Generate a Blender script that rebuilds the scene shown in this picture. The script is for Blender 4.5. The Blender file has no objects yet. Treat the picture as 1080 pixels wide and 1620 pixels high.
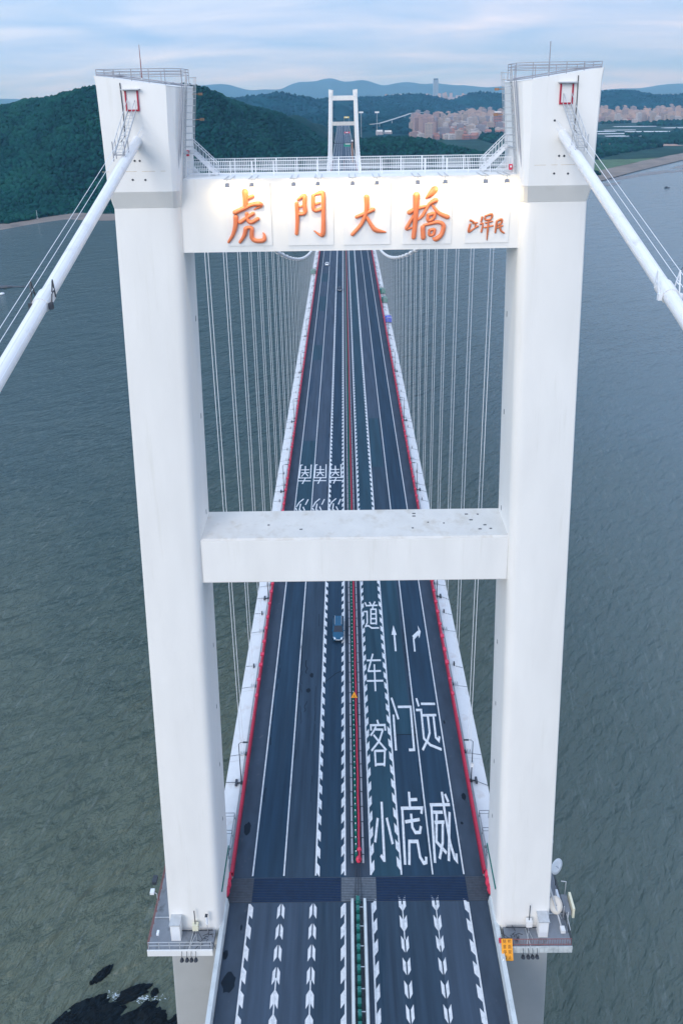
import bpy, bmesh, math, random
import numpy as np
from mathutils import Vector, Matrix, noise as mnoise

random.seed(7)
rng = np.random.default_rng(7)
scene = bpy.context.scene
COL = scene.collection
WATER_Z = -62.0
SPAN = 888.0

# ------------------------------------------------------------------ camera
cam_data = bpy.data.cameras.new('camera')
cam = bpy.data.objects.new('camera', cam_data)
COL.objects.link(cam)
ci = Vector((0.99987339, 0.00151975, -0.01583958))
cj = Vector((-0.01477369, -0.28111314, -0.95956091))
cf = Vector((-0.005911, 0.95967343, -0.28105509))
cam.matrix_world = Matrix(((ci.x, -cj.x, -cf.x, -0.461), (ci.y, -cj.y, -cf.y, -58.08),
                           (ci.z, -cj.z, -cf.z, 91.504), (0, 0, 0, 1)))
cam_data.sensor_fit = 'HORIZONTAL'
cam_data.sensor_width = 36.0
cam_data.lens = 1098.24 / 1080.0 * 36.0
cam_data.shift_y = -(810.0 - 463.97) / 1080.0
cam_data.clip_start = 0.5
cam_data.clip_end = 90000.0
scene.camera = cam

# ------------------------------------------------------------------ sky, sun, exposure
SUN_DIR = Vector((-0.50, -0.78, 0.42)).normalized()
world = bpy.data.worlds.new('World')
scene.world = world
world.use_nodes = True
wn = world.node_tree
wn.nodes.clear()
def WN(t, **k):
    n = wn.nodes.new(t)
    for a, b in k.items():
        setattr(n, a, b)
    return n
w_out = WN('ShaderNodeOutputWorld')
w_bg = WN('ShaderNodeBackground')
w_bg.inputs['Strength'].default_value = 0.10
w_sky = WN('ShaderNodeTexSky', sky_type='NISHITA')
w_sky.sun_disc = False
w_sky.sun_elevation = math.asin(SUN_DIR.z)
w_sky.sun_rotation = math.atan2(SUN_DIR.x, SUN_DIR.y)
w_sky.air_density = 1.4
w_sky.dust_density = 2.0
w_tc = WN('ShaderNodeTexCoord')
w_sep = WN('ShaderNodeSeparateXYZ')
wn.links.new(w_tc.outputs['Generated'], w_sep.inputs[0])
def wmath(op, a, b=None):
    n = WN('ShaderNodeMath', operation=op)
    for i, v in enumerate((a, b)):
        if v is None:
            continue
        if isinstance(v, (int, float)):
            n.inputs[i].default_value = v
        else:
            wn.links.new(v, n.inputs[i])
    return n.outputs[0]
zz = wmath('ADD', wmath('MAXIMUM', w_sep.outputs[2], 0.0), 0.15)
w_cmb = WN('ShaderNodeCombineXYZ')
wn.links.new(wmath('DIVIDE', w_sep.outputs[0], zz), w_cmb.inputs[0])
wn.links.new(wmath('DIVIDE', w_sep.outputs[1], zz), w_cmb.inputs[1])
def wnoise(sx, sy, scale, detail, rough, off):
    m = WN('ShaderNodeMapping')
    m.inputs['Scale'].default_value = (sx, sy, 1)
    m.inputs['Location'].default_value = off
    wn.links.new(w_cmb.outputs[0], m.inputs[0])
    n = WN('ShaderNodeTexNoise')
    n.inputs['Scale'].default_value = scale
    n.inputs['Detail'].default_value = detail
    n.inputs['Roughness'].default_value = rough
    n.inputs['Distortion'].default_value = 0.4
    wn.links.new(m.outputs[0], n.inputs['Vector'])
    return n.outputs[0]
def wramp(fac, stops):
    r = WN('ShaderNodeValToRGB')
    e = r.color_ramp.elements
    while len(e) < len(stops):
        e.new(0.5)
    for i, (p, c) in enumerate(stops):
        e[i].position = p
        e[i].color = (c[0], c[1], c[2], 1)
    wn.links.new(fac, r.inputs[0])
    return r.outputs[0]
def wmix(fac, a, b):
    m = WN('ShaderNodeMix', data_type='RGBA')
    if isinstance(fac, float):
        m.inputs[0].default_value = fac
    else:
        wn.links.new(fac, m.inputs[0])
    for i, v in ((6, a), (7, b)):
        if isinstance(v, tuple):
            m.inputs[i].default_value = (*v, 1)
        else:
            wn.links.new(v, m.inputs[i])
    return m.outputs[2]
big = wnoise(0.42, 0.8, 0.60, 6, 0.55, (3.1, 1.7, 0))
small = wnoise(0.5, 0.9, 1.8, 6, 0.55, (9.2, 4.0, 0))
cover = wmath('ADD', wmath('MULTIPLY', big, 0.72), wmath('MULTIPLY', small, 0.28))
mask = wramp(cover, [(0.34, (0.25, 0.25, 0.25)), (0.62, (1, 1, 1))])
tint = wramp(small, [(0.3, (3.0, 4.4, 6.6)), (0.7, (5.7, 6.0, 7.2))])
side = WN('ShaderNodeMapRange')
side.interpolation_type = 'SMOOTHSTEP'
side.inputs[1].default_value = -0.45
side.inputs[2].default_value = 0.55
wn.links.new(w_sep.outputs[0], side.inputs[0])
tint = wmix(side.outputs[0], wramp(small, [(0.3, (2.9, 4.5, 7.0)), (0.7, (5.0, 5.9, 7.4))]), wramp(small, [(0.3, (3.3, 4.5, 6.7)), (0.7, (6.8, 6.6, 7.4))]))
base = wmix(0.80, w_sky.outputs[0], (2.25, 4.2, 7.1))
col = wmix(mask, base, tint)
# overcast skies brighten from horizon to zenith (CIE overcast distribution)
lift = wmath('ADD', wmath('MULTIPLY', wmath('MAXIMUM', w_sep.outputs[2], 0.0), 0.8), 1.0)
w_sc = WN('ShaderNodeVectorMath', operation='SCALE')
wn.links.new(col, w_sc.inputs[0])
wn.links.new(lift, w_sc.inputs['Scale'])
col = w_sc.outputs[0]
wn.links.new(col, w_bg.inputs['Color'])
wn.links.new(w_bg.outputs[0], w_out.inputs['Surface'])

sun_data = bpy.data.lights.new('sun', 'SUN')
sun_data.energy = 1.4
sun_data.angle = math.radians(35)
sun_data.color = (1.0, 0.95, 0.9)
sun = bpy.data.objects.new('sun', sun_data)
COL.objects.link(sun)
sun.location = (-200, -200, 300)
sun.rotation_euler = SUN_DIR.to_track_quat('Z', 'Y').to_euler()

scene.view_settings.view_transform = 'Standard'
scene.view_settings.look = 'None'
scene.view_settings.gamma = 1.0
scene.view_settings.use_curve_mapping = False
scene.view_settings.exposure = 0.45
scene.render.engine = 'CYCLES'
scene.cycles.max_bounces = 6
scene.cycles.volume_bounces = 0
scene.cycles.use_denoising = True

# ------------------------------------------------------------------ materials
MATS = {}
def mat(name, color, rough=0.6, metal=0.0, var=0.0, vscale=1.0, spec=0.5, emit=None, island=0.0,
        bump=0.0, bscale=5.0, stretch=(1, 1, 1), stain=None, stain_scale=0.3, stain_lo=0.55, stain_hi=0.7,
        stain_stretch=(1, 1, 1)):
    m = bpy.data.materials.new(name)
    m.use_nodes = True
    nt = m.node_tree
    b = nt.nodes['Principled BSDF']
    b.inputs['Roughness'].default_value = rough
    b.inputs['Metallic'].default_value = metal
    b.inputs['Specular IOR Level'].default_value = spec
    b.inputs['Base Color'].default_value = (*color, 1)
    cur = None
    tc = nt.nodes.new('ShaderNodeTexCoord')
    def noise(scale, st, detail=6, rough_=0.6):
        mp = nt.nodes.new('ShaderNodeMapping')
        mp.inputs['Scale'].default_value = st
        nt.links.new(tc.outputs['Object'], mp.inputs[0])
        n = nt.nodes.new('ShaderNodeTexNoise')
        n.inputs['Scale'].default_value = scale
        n.inputs['Detail'].default_value = detail
        n.inputs['Roughness'].default_value = rough_
        nt.links.new(mp.outputs[0], n.inputs['Vector'])
        return n.outputs[0]
    def mixc(fac, a, bb):
        x = nt.nodes.new('ShaderNodeMix')
        x.data_type = 'RGBA'
        nt.links.new(fac, x.inputs[0])
        for i, v in ((6, a), (7, bb)):
            if isinstance(v, tuple):
                x.inputs[i].default_value = (*v, 1)
            else:
                nt.links.new(v, x.inputs[i])
        return x.outputs[2]
    def ramp(src, lo, hi):
        r = nt.nodes.new('ShaderNodeMapRange')
        r.inputs[1].default_value = lo
        r.inputs[2].default_value = hi
        nt.links.new(src, r.inputs[0])
        return r.outputs[0]
    cl = lambda f: tuple(min(1, c * f) for c in color)
    if var > 0:
        cur = mixc(ramp(noise(vscale, stretch), 0.3, 0.7), cl(1 - var), cl(1 + var))
    if island > 0:
        g = nt.nodes.new('ShaderNodeNewGeometry')
        ic = mixc(g.outputs['Random Per Island'], cl(1 - island), (cl(1 + island)[0] * 1.15, cl(1 + island)[1], cl(1 + island)[2] * 0.85))
        if cur is None:
            cur = ic
        else:
            h = nt.nodes.new('ShaderNodeMix')
            h.data_type = 'RGBA'
            h.inputs[0].default_value = 0.5
            nt.links.new(cur, h.inputs[6])
            nt.links.new(ic, h.inputs[7])
            cur = h.outputs[2]
    if stain is not None:
        s = ramp(noise(stain_scale, stain_stretch, 8, 0.65), stain_lo, stain_hi)
        cur = mixc(s, cur if cur is not None else color, stain)
    if cur is not None:
        nt.links.new(cur, b.inputs['Base Color'])
    if bump > 0:
        bp = nt.nodes.new('ShaderNodeBump')
        bp.inputs['Strength'].default_value = bump
        nt.links.new(noise(bscale, stretch), bp.inputs['Height'])
        nt.links.new(bp.outputs[0], b.inputs['Normal'])
    if emit:
        b.inputs['Emission Color'].default_value = (*emit[0], 1)
        b.inputs['Emission Strength'].default_value = emit[1]
    MATS[name] = m
    return m

M_WHITE = mat('tower_white_paint', (0.80, 0.785, 0.755), 0.55, var=0.045, vscale=0.35, stretch=(1, 1, 0.25), stain=(0.66, 0.64, 0.58),
              stain_scale=0.6, stain_lo=0.58, stain_hi=0.95, stain_stretch=(2.0, 2.0, 0.14), bump=0.04, bscale=3)
M_BEAMTOP = mat('weathered_white_paint', (0.62, 0.605, 0.575), 0.6, var=0.06, vscale=0.5, stain=(0.5, 0.46, 0.40), stain_scale=0.7, stain_lo=0.52, stain_hi=0.75)
M_CONC_LEGSHADE = mat('concrete_and_leg_shade', (0.42, 0.43, 0.43), 0.8, var=0.05, vscale=0.3, bump=0.1)
M_CABLE = mat('cable_white_paint', (0.78, 0.775, 0.77), 0.4, var=0.04, vscale=1.2, stain=(0.55, 0.52, 0.52), stain_scale=0.8, stain_lo=0.58, stain_hi=0.75)
M_ROPE = mat('hanger_rope_paint', (0.78, 0.80, 0.83), 0.45)
M_STEEL = mat('galvanised_steel', (0.50, 0.52, 0.54), 0.45, metal=0.3, var=0.1, vscale=2)
M_DARK = mat('dark_steel', (0.035, 0.042, 0.055), 0.5, var=0.2, vscale=3)
M_GREY = mat('grey_paint', (0.30, 0.31, 0.35), 0.6, var=0.1, vscale=1.5)
M_DECKGREY = mat('platform_grey', (0.22, 0.24, 0.27), 0.75, var=0.15, vscale=0.8, stain=(0.10, 0.11, 0.12), stain_scale=0.8)
M_BROWNRAIL = mat('rusty_red_rail', (0.24, 0.10, 0.10), 0.7, var=0.2, vscale=2)
M_RED = mat('red_paint', (0.40, 0.010, 0.040), 0.5, var=0.12, vscale=0.9)
M_TARP = mat('red_tarpaulin', (0.62, 0.04, 0.09), 0.6, var=0.2, vscale=2, bump=0.5, bscale=4)
M_GREEN = mat('green_plastic', (0.008, 0.13, 0.11), 0.45, var=0.15, vscale=2)
M_ORANGE = mat('orange_sign_face', (0.85, 0.34, 0.02), 0.5)
M_SIGNTEXT = mat('sign_lettering', (0.08, 0.02, 0.01), 0.6)
M_GOLD = mat('orange_lettering_paint', (0.70, 0.20, 0.085), 0.5, var=0.08, vscale=1.0)
M_COPPER = mat('bronze_lettering_paint', (0.52, 0.15, 0.06), 0.35, var=0.2, vscale=4)
M_PLATE = mat('sign_plate', (0.77, 0.77, 0.76), 0.5, var=0.03, vscale=0.6)
M_LENS = mat('lamp_lens', (0.9, 0.85, 0.7), 0.3, emit=((1.0, 0.86, 0.6), 5.0))
M_ASPH = mat('asphalt', (0.026, 0.047, 0.074), 0.75, spec=0.25, var=0.30, vscale=1.3, stretch=(1, 0.05, 1), bump=0.06, bscale=30,
             stain=(0.010, 0.030, 0.052), stain_scale=0.5, stain_lo=0.55, stain_hi=0.75, stain_stretch=(1.2, 0.08, 1))
M_ASPH_DARK = mat('newer_asphalt', (0.014, 0.038, 0.068), 0.7, spec=0.25, var=0.28, vscale=1.2, stretch=(1, 0.05, 1),
                  stain=(0.014, 0.030, 0.05), stain_scale=0.4, stain_stretch=(1.5, 0.06, 1))
M_ASPH_TEAL = mat('teal_asphalt', (0.016, 0.050, 0.076), 0.7, spec=0.25, var=0.26, vscale=1.2, stretch=(1, 0.05, 1), stain=(0.008, 0.034, 0.056), stain_scale=0.5, stain_stretch=(1.3, 0.07, 1))
M_ASPH_PALE = mat('worn_asphalt', (0.042, 0.064, 0.096), 0.8, spec=0.25, var=0.24, vscale=1.2, stretch=(1, 0.06, 1), stain=(0.018, 0.042, 0.074), stain_scale=0.5, stain_stretch=(1.4, 0.06, 1))
M_SHOULDER = mat('shoulder_asphalt', (0.042, 0.060, 0.086), 0.85, spec=0.2, var=0.2, vscale=0.6, stretch=(1, 0.4, 1), stain=(0.10, 0.11, 0.13), stain_scale=0.9,
                 stain_lo=0.6, stain_hi=0.8)
M_TAR = mat('tar_seal', (0.003, 0.009, 0.018), 0.6, spec=0.2)
M_PAINT = mat('road_paint', (0.62, 0.63, 0.645), 0.6, var=0.10, vscale=2.5, stain=(0.30, 0.34, 0.39), stain_scale=2.2, stain_lo=0.50, stain_hi=0.82)
M_FAIR = mat('fairing_white', (0.64, 0.64, 0.645), 0.5, var=0.06, vscale=0.5, stain=(0.48, 0.43, 0.40), stain_scale=0.25, stain_lo=0.56, stain_hi=0.74)
M_KERB = mat('walkway_grey', (0.30, 0.31, 0.33), 0.8, var=0.14, vscale=1)
M_PARAPET = mat('parapet_concrete', (0.52, 0.56, 0.57), 0.75, var=0.1, vscale=0.8, stain=(0.36, 0.40, 0.41), stain_scale=0.6)
M_JOINT = mat('expansion_joint_steel', (0.005, 0.022, 0.062), 0.6, spec=0.2, var=0.2, vscale=1)
M_JOINTPALE = mat('worn_joint_steel', (0.13, 0.15, 0.175), 0.55, metal=0.2, var=0.2, vscale=3)
M_FOL = mat('hill_foliage', (0.0045, 0.041, 0.036), 0.9, island=0.5, spec=0.04, var=0.6, vscale=0.02, stain=(0.016, 0.085, 0.058), stain_scale=0.011, stain_lo=0.50, stain_hi=0.72)
M_FOL2 = mat('lowland_foliage', (0.0045, 0.040, 0.034), 0.9, island=0.5, spec=0.04)
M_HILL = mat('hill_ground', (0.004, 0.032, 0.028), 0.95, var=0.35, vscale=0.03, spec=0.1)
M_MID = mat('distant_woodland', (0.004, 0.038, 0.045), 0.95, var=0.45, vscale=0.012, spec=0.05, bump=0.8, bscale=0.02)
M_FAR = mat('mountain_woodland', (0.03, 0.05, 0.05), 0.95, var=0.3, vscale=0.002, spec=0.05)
M_PLAIN = mat('plain_fields', (0.014, 0.050, 0.040), 0.95, var=0.5, vscale=0.012, spec=0.1, stain=(0.03, 0.075, 0.045), stain_scale=0.006)
M_BEACH = mat('muddy_beach', (0.20, 0.165, 0.14), 0.9, var=0.2, vscale=0.03, stretch=(1, 1, 1), stain=(0.10, 0.09, 0.09), stain_scale=0.02)
M_GRASS = mat('shore_grass', (0.055, 0.115, 0.05), 0.95, var=0.25, vscale=0.03)
M_SOIL = mat('bare_soil', (0.36, 0.24, 0.19), 0.95, var=0.25, vscale=0.03, stain=(0.12, 0.14, 0.08), stain_scale=0.02, stain_lo=0.5, stain_hi=0.6)
M_POND = mat('pond_sky_sheen', (0.62, 0.68, 0.74), 0.35, var=0.1, vscale=0.02)  # grazing sky reflection painted into the pale pond colour
M_ROCK = mat('dark_wet_rock', (0.0025, 0.006, 0.009), 0.8, spec=0.2, var=0.5, vscale=0.5, bump=0.6, bscale=1.2)
M_MUD = mat('wet_mud', (0.075, 0.075, 0.085), 0.35, var=0.3, vscale=0.04)
M_RUST = mat('rust_stain', (0.58, 0.47, 0.33), 0.8, var=0.3, vscale=3)
M_FOAM = mat('foam', (0.55, 0.62, 0.66), 0.9, var=0.2, vscale=1)
M_TYRE = mat('tyre_rubber', (0.012, 0.012, 0.013), 0.8)
M_GLASS = mat('car_glass', (0.010, 0.018, 0.035), 0.08)
M_CARBLUE = mat('dark_blue_car_paint', (0.008, 0.080, 0.155), 0.25, metal=0.2)
M_CARWHITE = mat('white_car_paint', (0.78, 0.79, 0.80), 0.3)
M_CARBLACK = mat('black_car_paint', (0.015, 0.02, 0.035), 0.25)
M_CHROME = mat('headlamp_chrome', (0.75, 0.78, 0.80), 0.15, metal=0.6)
M_TARPGREEN = mat('green_netting', (0.02, 0.16, 0.12), 0.7, var=0.2, vscale=1)
M_TARPBLUE = mat('blue_tarpaulin', (0.003, 0.04, 0.5), 0.6, var=0.2, vscale=1)
M_BROWN = mat('brown_column_paint', (0.30, 0.18, 0.12), 0.7, var=0.15, vscale=0.5)
M_DISH = mat('dish_white', (0.68, 0.72, 0.76), 0.4)
M_DISHCREAM = mat('dish_cream', (0.66, 0.60, 0.52), 0.5)
M_CREAM = mat('cream_paint', (0.70, 0.68, 0.52), 0.5)
M_YELLOW = mat('yellow_board', (0.75, 0.6, 0.12), 0.6)
M_SIGNGREEN = mat('green_road_sign', (0.01, 0.25, 0.17), 0.5)
M_BOARDWHITE = mat('white_board', (0.75, 0.77, 0.80), 0.6)
TOWN = [mat('render_pink', (0.36, 0.26, 0.25), 0.85, var=0.08, vscale=0.2), mat('render_cream', (0.38, 0.32, 0.29), 0.85, var=0.08, vscale=0.2),
        mat('render_grey', (0.26, 0.25, 0.29), 0.85, var=0.08, vscale=0.2), mat('render_white', (0.46, 0.43, 0.43), 0.85, var=0.06, vscale=0.2),
        mat('render_terracotta', (0.32, 0.17, 0.15), 0.85, var=0.08, vscale=0.2)]
M_WINDOW = mat('far_window_glass', (0.10, 0.12, 0.16), 0.3)
M_ROOFRED = mat('clay_roof', (0.30, 0.15, 0.12), 0.85, var=0.2, vscale=0.3)
M_GLASSBLOCK = mat('tower_block_glass', (0.30, 0.38, 0.46), 0.3, var=0.1, vscale=0.05)

# water: murky base, small wind ripples as bump
def water_material():
    m = bpy.data.materials.new('estuary_water')
    m.use_nodes = True
    nt = m.node_tree
    b = nt.nodes['Principled BSDF']
    tc = nt.nodes.new('ShaderNodeTexCoord')
    def noise(scale, st, rot, detail, rough=0.6, dist=0.0):
        mp = nt.nodes.new('ShaderNodeMapping')
        mp.vector_type = 'TEXTURE'
        mp.inputs['Scale'].default_value = st
        mp.inputs['Rotation'].default_value = (0, 0, rot)
        nt.links.new(tc.outputs['Object'], mp.inputs[0])
        n = nt.nodes.new('ShaderNodeTexNoise')
        n.inputs['Scale'].default_value = scale
        n.inputs['Detail'].default_value = detail
        n.inputs['Roughness'].default_value = rough
        n.inputs['Distortion'].default_value = dist
        nt.links.new(mp.outputs[0], n.inputs['Vector'])
        return n.outputs[0]
    def mth(op, a, bb):
        n = nt.nodes.new('ShaderNodeMath')
        n.operation = op
        for i, v in enumerate((a, bb)):
            if isinstance(v, (int, float)):
                n.inputs[i].default_value = v
            else:
                nt.links.new(v, n.inputs[i])
        return n.outputs[0]
    ripple = noise(0.50, (2.4, 1.0, 1), 0.85, 4, 0.58, 0.3)
    swell = noise(0.11, (2.2, 1.0, 1), 0.55, 3, 0.5, 0.4)
    fine = noise(2.2, (1.5, 1.0, 1), 0.9, 2)
    h = mth('ADD', mth('ADD', mth('MULTIPLY', ripple, 1.0), mth('MULTIPLY', swell, 1.8)), mth('MULTIPLY', fine, 0.10))
    bp = nt.nodes.new('ShaderNodeBump')
    bp.inputs['Strength'].default_value = 0.8
    bp.inputs['Distance'].default_value = 3.2
    # right side lies calmer; its brighter sky reflection is also painted into the colour
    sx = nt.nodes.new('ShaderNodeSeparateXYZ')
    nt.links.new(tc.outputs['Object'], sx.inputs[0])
    calm_sheen = nt.nodes.new('ShaderNodeMapRange')
    calm_sheen.interpolation_type = 'SMOOTHSTEP'
    calm_sheen.inputs[1].default_value = 30
    calm_sheen.inputs[2].default_value = 380
    nt.links.new(mth('ADD', sx.outputs[0], mth('MULTIPLY', noise(0.004, (1, 1, 1), 0, 3), 160)), calm_sheen.inputs[0])
    nt.links.new(mth('SUBTRACT', 0.8, mth('MULTIPLY', calm_sheen.outputs[0], 0.35)), bp.inputs['Strength'])
    nt.links.new(h, bp.inputs['Height'])
    nt.links.new(bp.outputs[0], b.inputs['Normal'])
    silt = noise(0.010, (1, 1.6, 1), 0.4, 5, 0.55, 0.5)
    rp = nt.nodes.new('ShaderNodeValToRGB')
    e = rp.color_ramp.elements
    e[0].position, e[0].color = 0.32, (0.064, 0.088, 0.064, 1)
    e[1].position, e[1].color = 0.68, (0.115, 0.132, 0.090, 1)
    nt.links.new(silt, rp.inputs[0])
    streak = nt.nodes.new('ShaderNodeMapRange')
    streak.inputs[1].default_value = 0.56
    streak.inputs[2].default_value = 0.80
    nt.links.new(noise(0.8, (5.0, 1.0, 1), 1.35, 4, 0.65, 0.5), streak.inputs[0])
    far_sheen = nt.nodes.new('ShaderNodeMapRange')
    far_sheen.interpolation_type = 'SMOOTHSTEP'
    far_sheen.inputs[1].default_value = 20
    far_sheen.inputs[2].default_value = 330
    nt.links.new(mth('ADD', sx.outputs[1], mth('MULTIPLY', noise(0.008, (1, 1, 1), 0, 3), 90)), far_sheen.inputs[0])
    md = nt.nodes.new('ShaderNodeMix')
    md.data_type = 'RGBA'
    nt.links.new(mth('MULTIPLY', far_sheen.outputs[0], 0.85), md.inputs[0])
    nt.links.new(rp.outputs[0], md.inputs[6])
    md.inputs[7].default_value = (0.060, 0.104, 0.118, 1)  # bluer with distance: reflected sky put into the water colour
    ms = nt.nodes.new('ShaderNodeMix')
    ms.data_type = 'RGBA'
    nt.links.new(mth('MULTIPLY', streak.outputs[0], 0.55), ms.inputs[0])
    nt.links.new(md.outputs[2], ms.inputs[6])
    ms.inputs[7].default_value = (0.20, 0.23, 0.21, 1)
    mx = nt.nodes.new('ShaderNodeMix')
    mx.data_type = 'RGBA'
    nt.links.new(mth('MULTIPLY', calm_sheen.outputs[0], 0.8), mx.inputs[0])
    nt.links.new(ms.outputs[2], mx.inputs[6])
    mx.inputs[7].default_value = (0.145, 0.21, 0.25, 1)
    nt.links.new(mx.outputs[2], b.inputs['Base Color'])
    b.inputs['Roughness'].default_value = 0.16
    b.inputs['IOR'].default_value = 1.33
    return m
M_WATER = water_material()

# ------------------------------------------------------------------ helpers
def tag(o, label=None, cat=None, group=None, kind=None):
    if label: o['label'] = label
    if cat: o['category'] = cat
    if group: o['group'] = group
    if kind: o['kind'] = kind
    return o

def thing(name, label, cat, loc=(0, 0, 0), group=None):
    o = bpy.data.objects.new(name, None)
    o.empty_display_size = 0.5
    COL.objects.link(o)
    o.location = loc
    return tag(o, label, cat, group)

def origin_of(o):
    v = Vector((0, 0, 0))
    while o is not None:
        v += Vector(o.location)
        o = o.parent
    return v

def place(name, mesh, parent=None, loc=(0, 0, 0), rot=(0, 0, 0), scale=(1, 1, 1)):
    o = bpy.data.objects.new(name, mesh)
    COL.objects.link(o)
    o.parent = parent
    o.location = loc
    o.rotation_euler = rot
    o.scale = scale
    return o

def copy_tree(o, parent=None, name=None):
    c = o.copy()
    COL.objects.link(c)
    c.parent = parent
    if name:
        c.name = name
    for ch in list(o.children):
        copy_tree(ch, c)
    return c

class MB:
    def __init__(self):
        self.v, self.f, self.s = [], [], []
    def add(self, vs, fs, smooth=False):
        n = len(self.v)
        self.v += [tuple(p) for p in vs]
        self.f += [tuple(i + n for i in f) for f in fs]
        self.s += [smooth] * len(fs)
        return self
    def box(self, x0, x1, y0, y1, z0, z1):
        vs = [(x, y, z) for z in (z0, z1) for x, y in ((x0, y0), (x1, y0), (x1, y1), (x0, y1))]
        return self.add(vs, [(3, 2, 1, 0), (4, 5, 6, 7), (0, 1, 5, 4), (1, 2, 6, 5), (2, 3, 7, 6), (3, 0, 4, 7)])
    def loft(self, rings, smooth=False, caps=True):
        n = len(rings[0])
        vs = [p for r in rings for p in r]
        fs = []
        for k in range(len(rings) - 1):
            for i in range(n):
                j = (i + 1) % n
                fs.append((k * n + i, k * n + j, (k + 1) * n + j, (k + 1) * n + i))
        self.add(vs, fs, smooth)
        if caps:
            self.add(rings[0], [tuple(range(n - 1, -1, -1))])
            self.add(rings[-1], [tuple(range(n))])
        return self
    def tube(self, pts, r, n=6, caps=True, smooth=True, closed=False):
        P = [Vector(p) for p in pts]
        if not hasattr(r, '__len__'):
            r = [r] * len(P)
        rings = []
        up = None
        for i, p in enumerate(P):
            a = P[i - 1] if (i > 0 or closed) else P[i]
            b = P[(i + 1) % len(P)] if (i < len(P) - 1 or closed) else P[i]
            d = (b - a)
            d = d.normalized() if d.length > 1e-9 else Vector((0, 0, 1))
            if up is None:
                up = Vector((0, 0, 1)) if abs(d.z) < 0.9 else Vector((1, 0, 0))
            s = d.cross(up)
            if s.length < 1e-6:
                s = d.orthogonal()
            s.normalize()
            u = s.cross(d).normalized()
            up = u
            rings.append([p + (s * math.cos(t) + u * math.sin(t)) * r[i] for t in [2 * math.pi * k / n for k in range(n)]])
        if closed:
            rings.append(rings[0])
            caps = False
        # orientation: reverse so normals point out
        rings = [list(reversed(q)) for q in rings]
        return self.loft(rings, smooth, caps)
    def bar(self, a, b, w, h=None):
        a, b = Vector(a), Vector(b)
        h = w if h is None else h
        d = (b - a).normalized()
        up = Vector((0, 0, 1)) if abs(d.z) < 0.95 else Vector((0, 1, 0))
        s = d.cross(up).normalized() * (w / 2)
        u = s.cross(d).normalized() * (h / 2)
        r = lambda p: [p - s - u, p - s + u, p + s + u, p + s - u]
        return self.loft([r(a), r(b)])
    def build(self, name, m, parent=None, label=None, cat=None, group=None, kind=None):
        off = origin_of(parent) if parent is not None else Vector((0, 0, 0))
        me = bpy.data.meshes.new(name)
        me.from_pydata([(x - off.x, y - off.y, z - off.z) for x, y, z in self.v], [], self.f)
        me.materials.append(m)
        me.polygons.foreach_set('use_smooth', self.s)
        me.update()
        o = place(name, me, parent)
        return tag(o, label, cat, group, kind)

def ball(mb, c, r, sz=1.0, n=8, m=6):
    rings = []
    for k in range(1, m):
        t = math.pi * k / m
        rings.append([(c[0] + r * math.sin(t) * math.cos(a), c[1] + r * math.sin(t) * math.sin(a), c[2] - r * sz * math.cos(t))
                      for a in [2 * math.pi * i / n for i in range(n)]])
    mb.loft(rings, True, True)

def offset_line(pts, w, ysc=1.5):
    """outline quads of a painted polyline, strokes across the road drawn thicker as on stretched road lettering"""
    P = [Vector((x, y / ysc)) for x, y in pts]
    L, R = [], []
    for i, p in enumerate(P):
        a = (P[i] - P[i - 1]).normalized() if i > 0 else None
        b = (P[i + 1] - P[i]).normalized() if i < len(P) - 1 else None
        if a is None: a = b
        if b is None: b = a
        t = (a + b)
        t = t.normalized() if t.length > 1e-6 else a
        n = Vector((-t.y, t.x))
        k = 1.0 / max(0.55, n.dot(Vector((-a.y, a.x))))
        L.append(p + n * w / 2 * k)
        R.append(p - n * w / 2 * k)
    f = lambda q: (q.x, q.y * ysc)
    return [f(q) for q in L], [f(q) for q in R]

def paint(mb, pts, w, z, ysc=1.5):
    L, R = offset_line(pts, w, ysc)
    n = len(L)
    vs = [(x, y, z) for x, y in L] + [(x, y, z) for x, y in R]
    fs = [(i, n + i, n + i + 1, i + 1) for i in range(n - 1)]
    mb.add(vs, fs)

def quad(mb, x0, x1, y0, y1, z):
    mb.add([(x0, y0, z), (x1, y0, z), (x1, y1, z), (x0, y1, z)], [(0, 1, 2, 3)])

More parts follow.
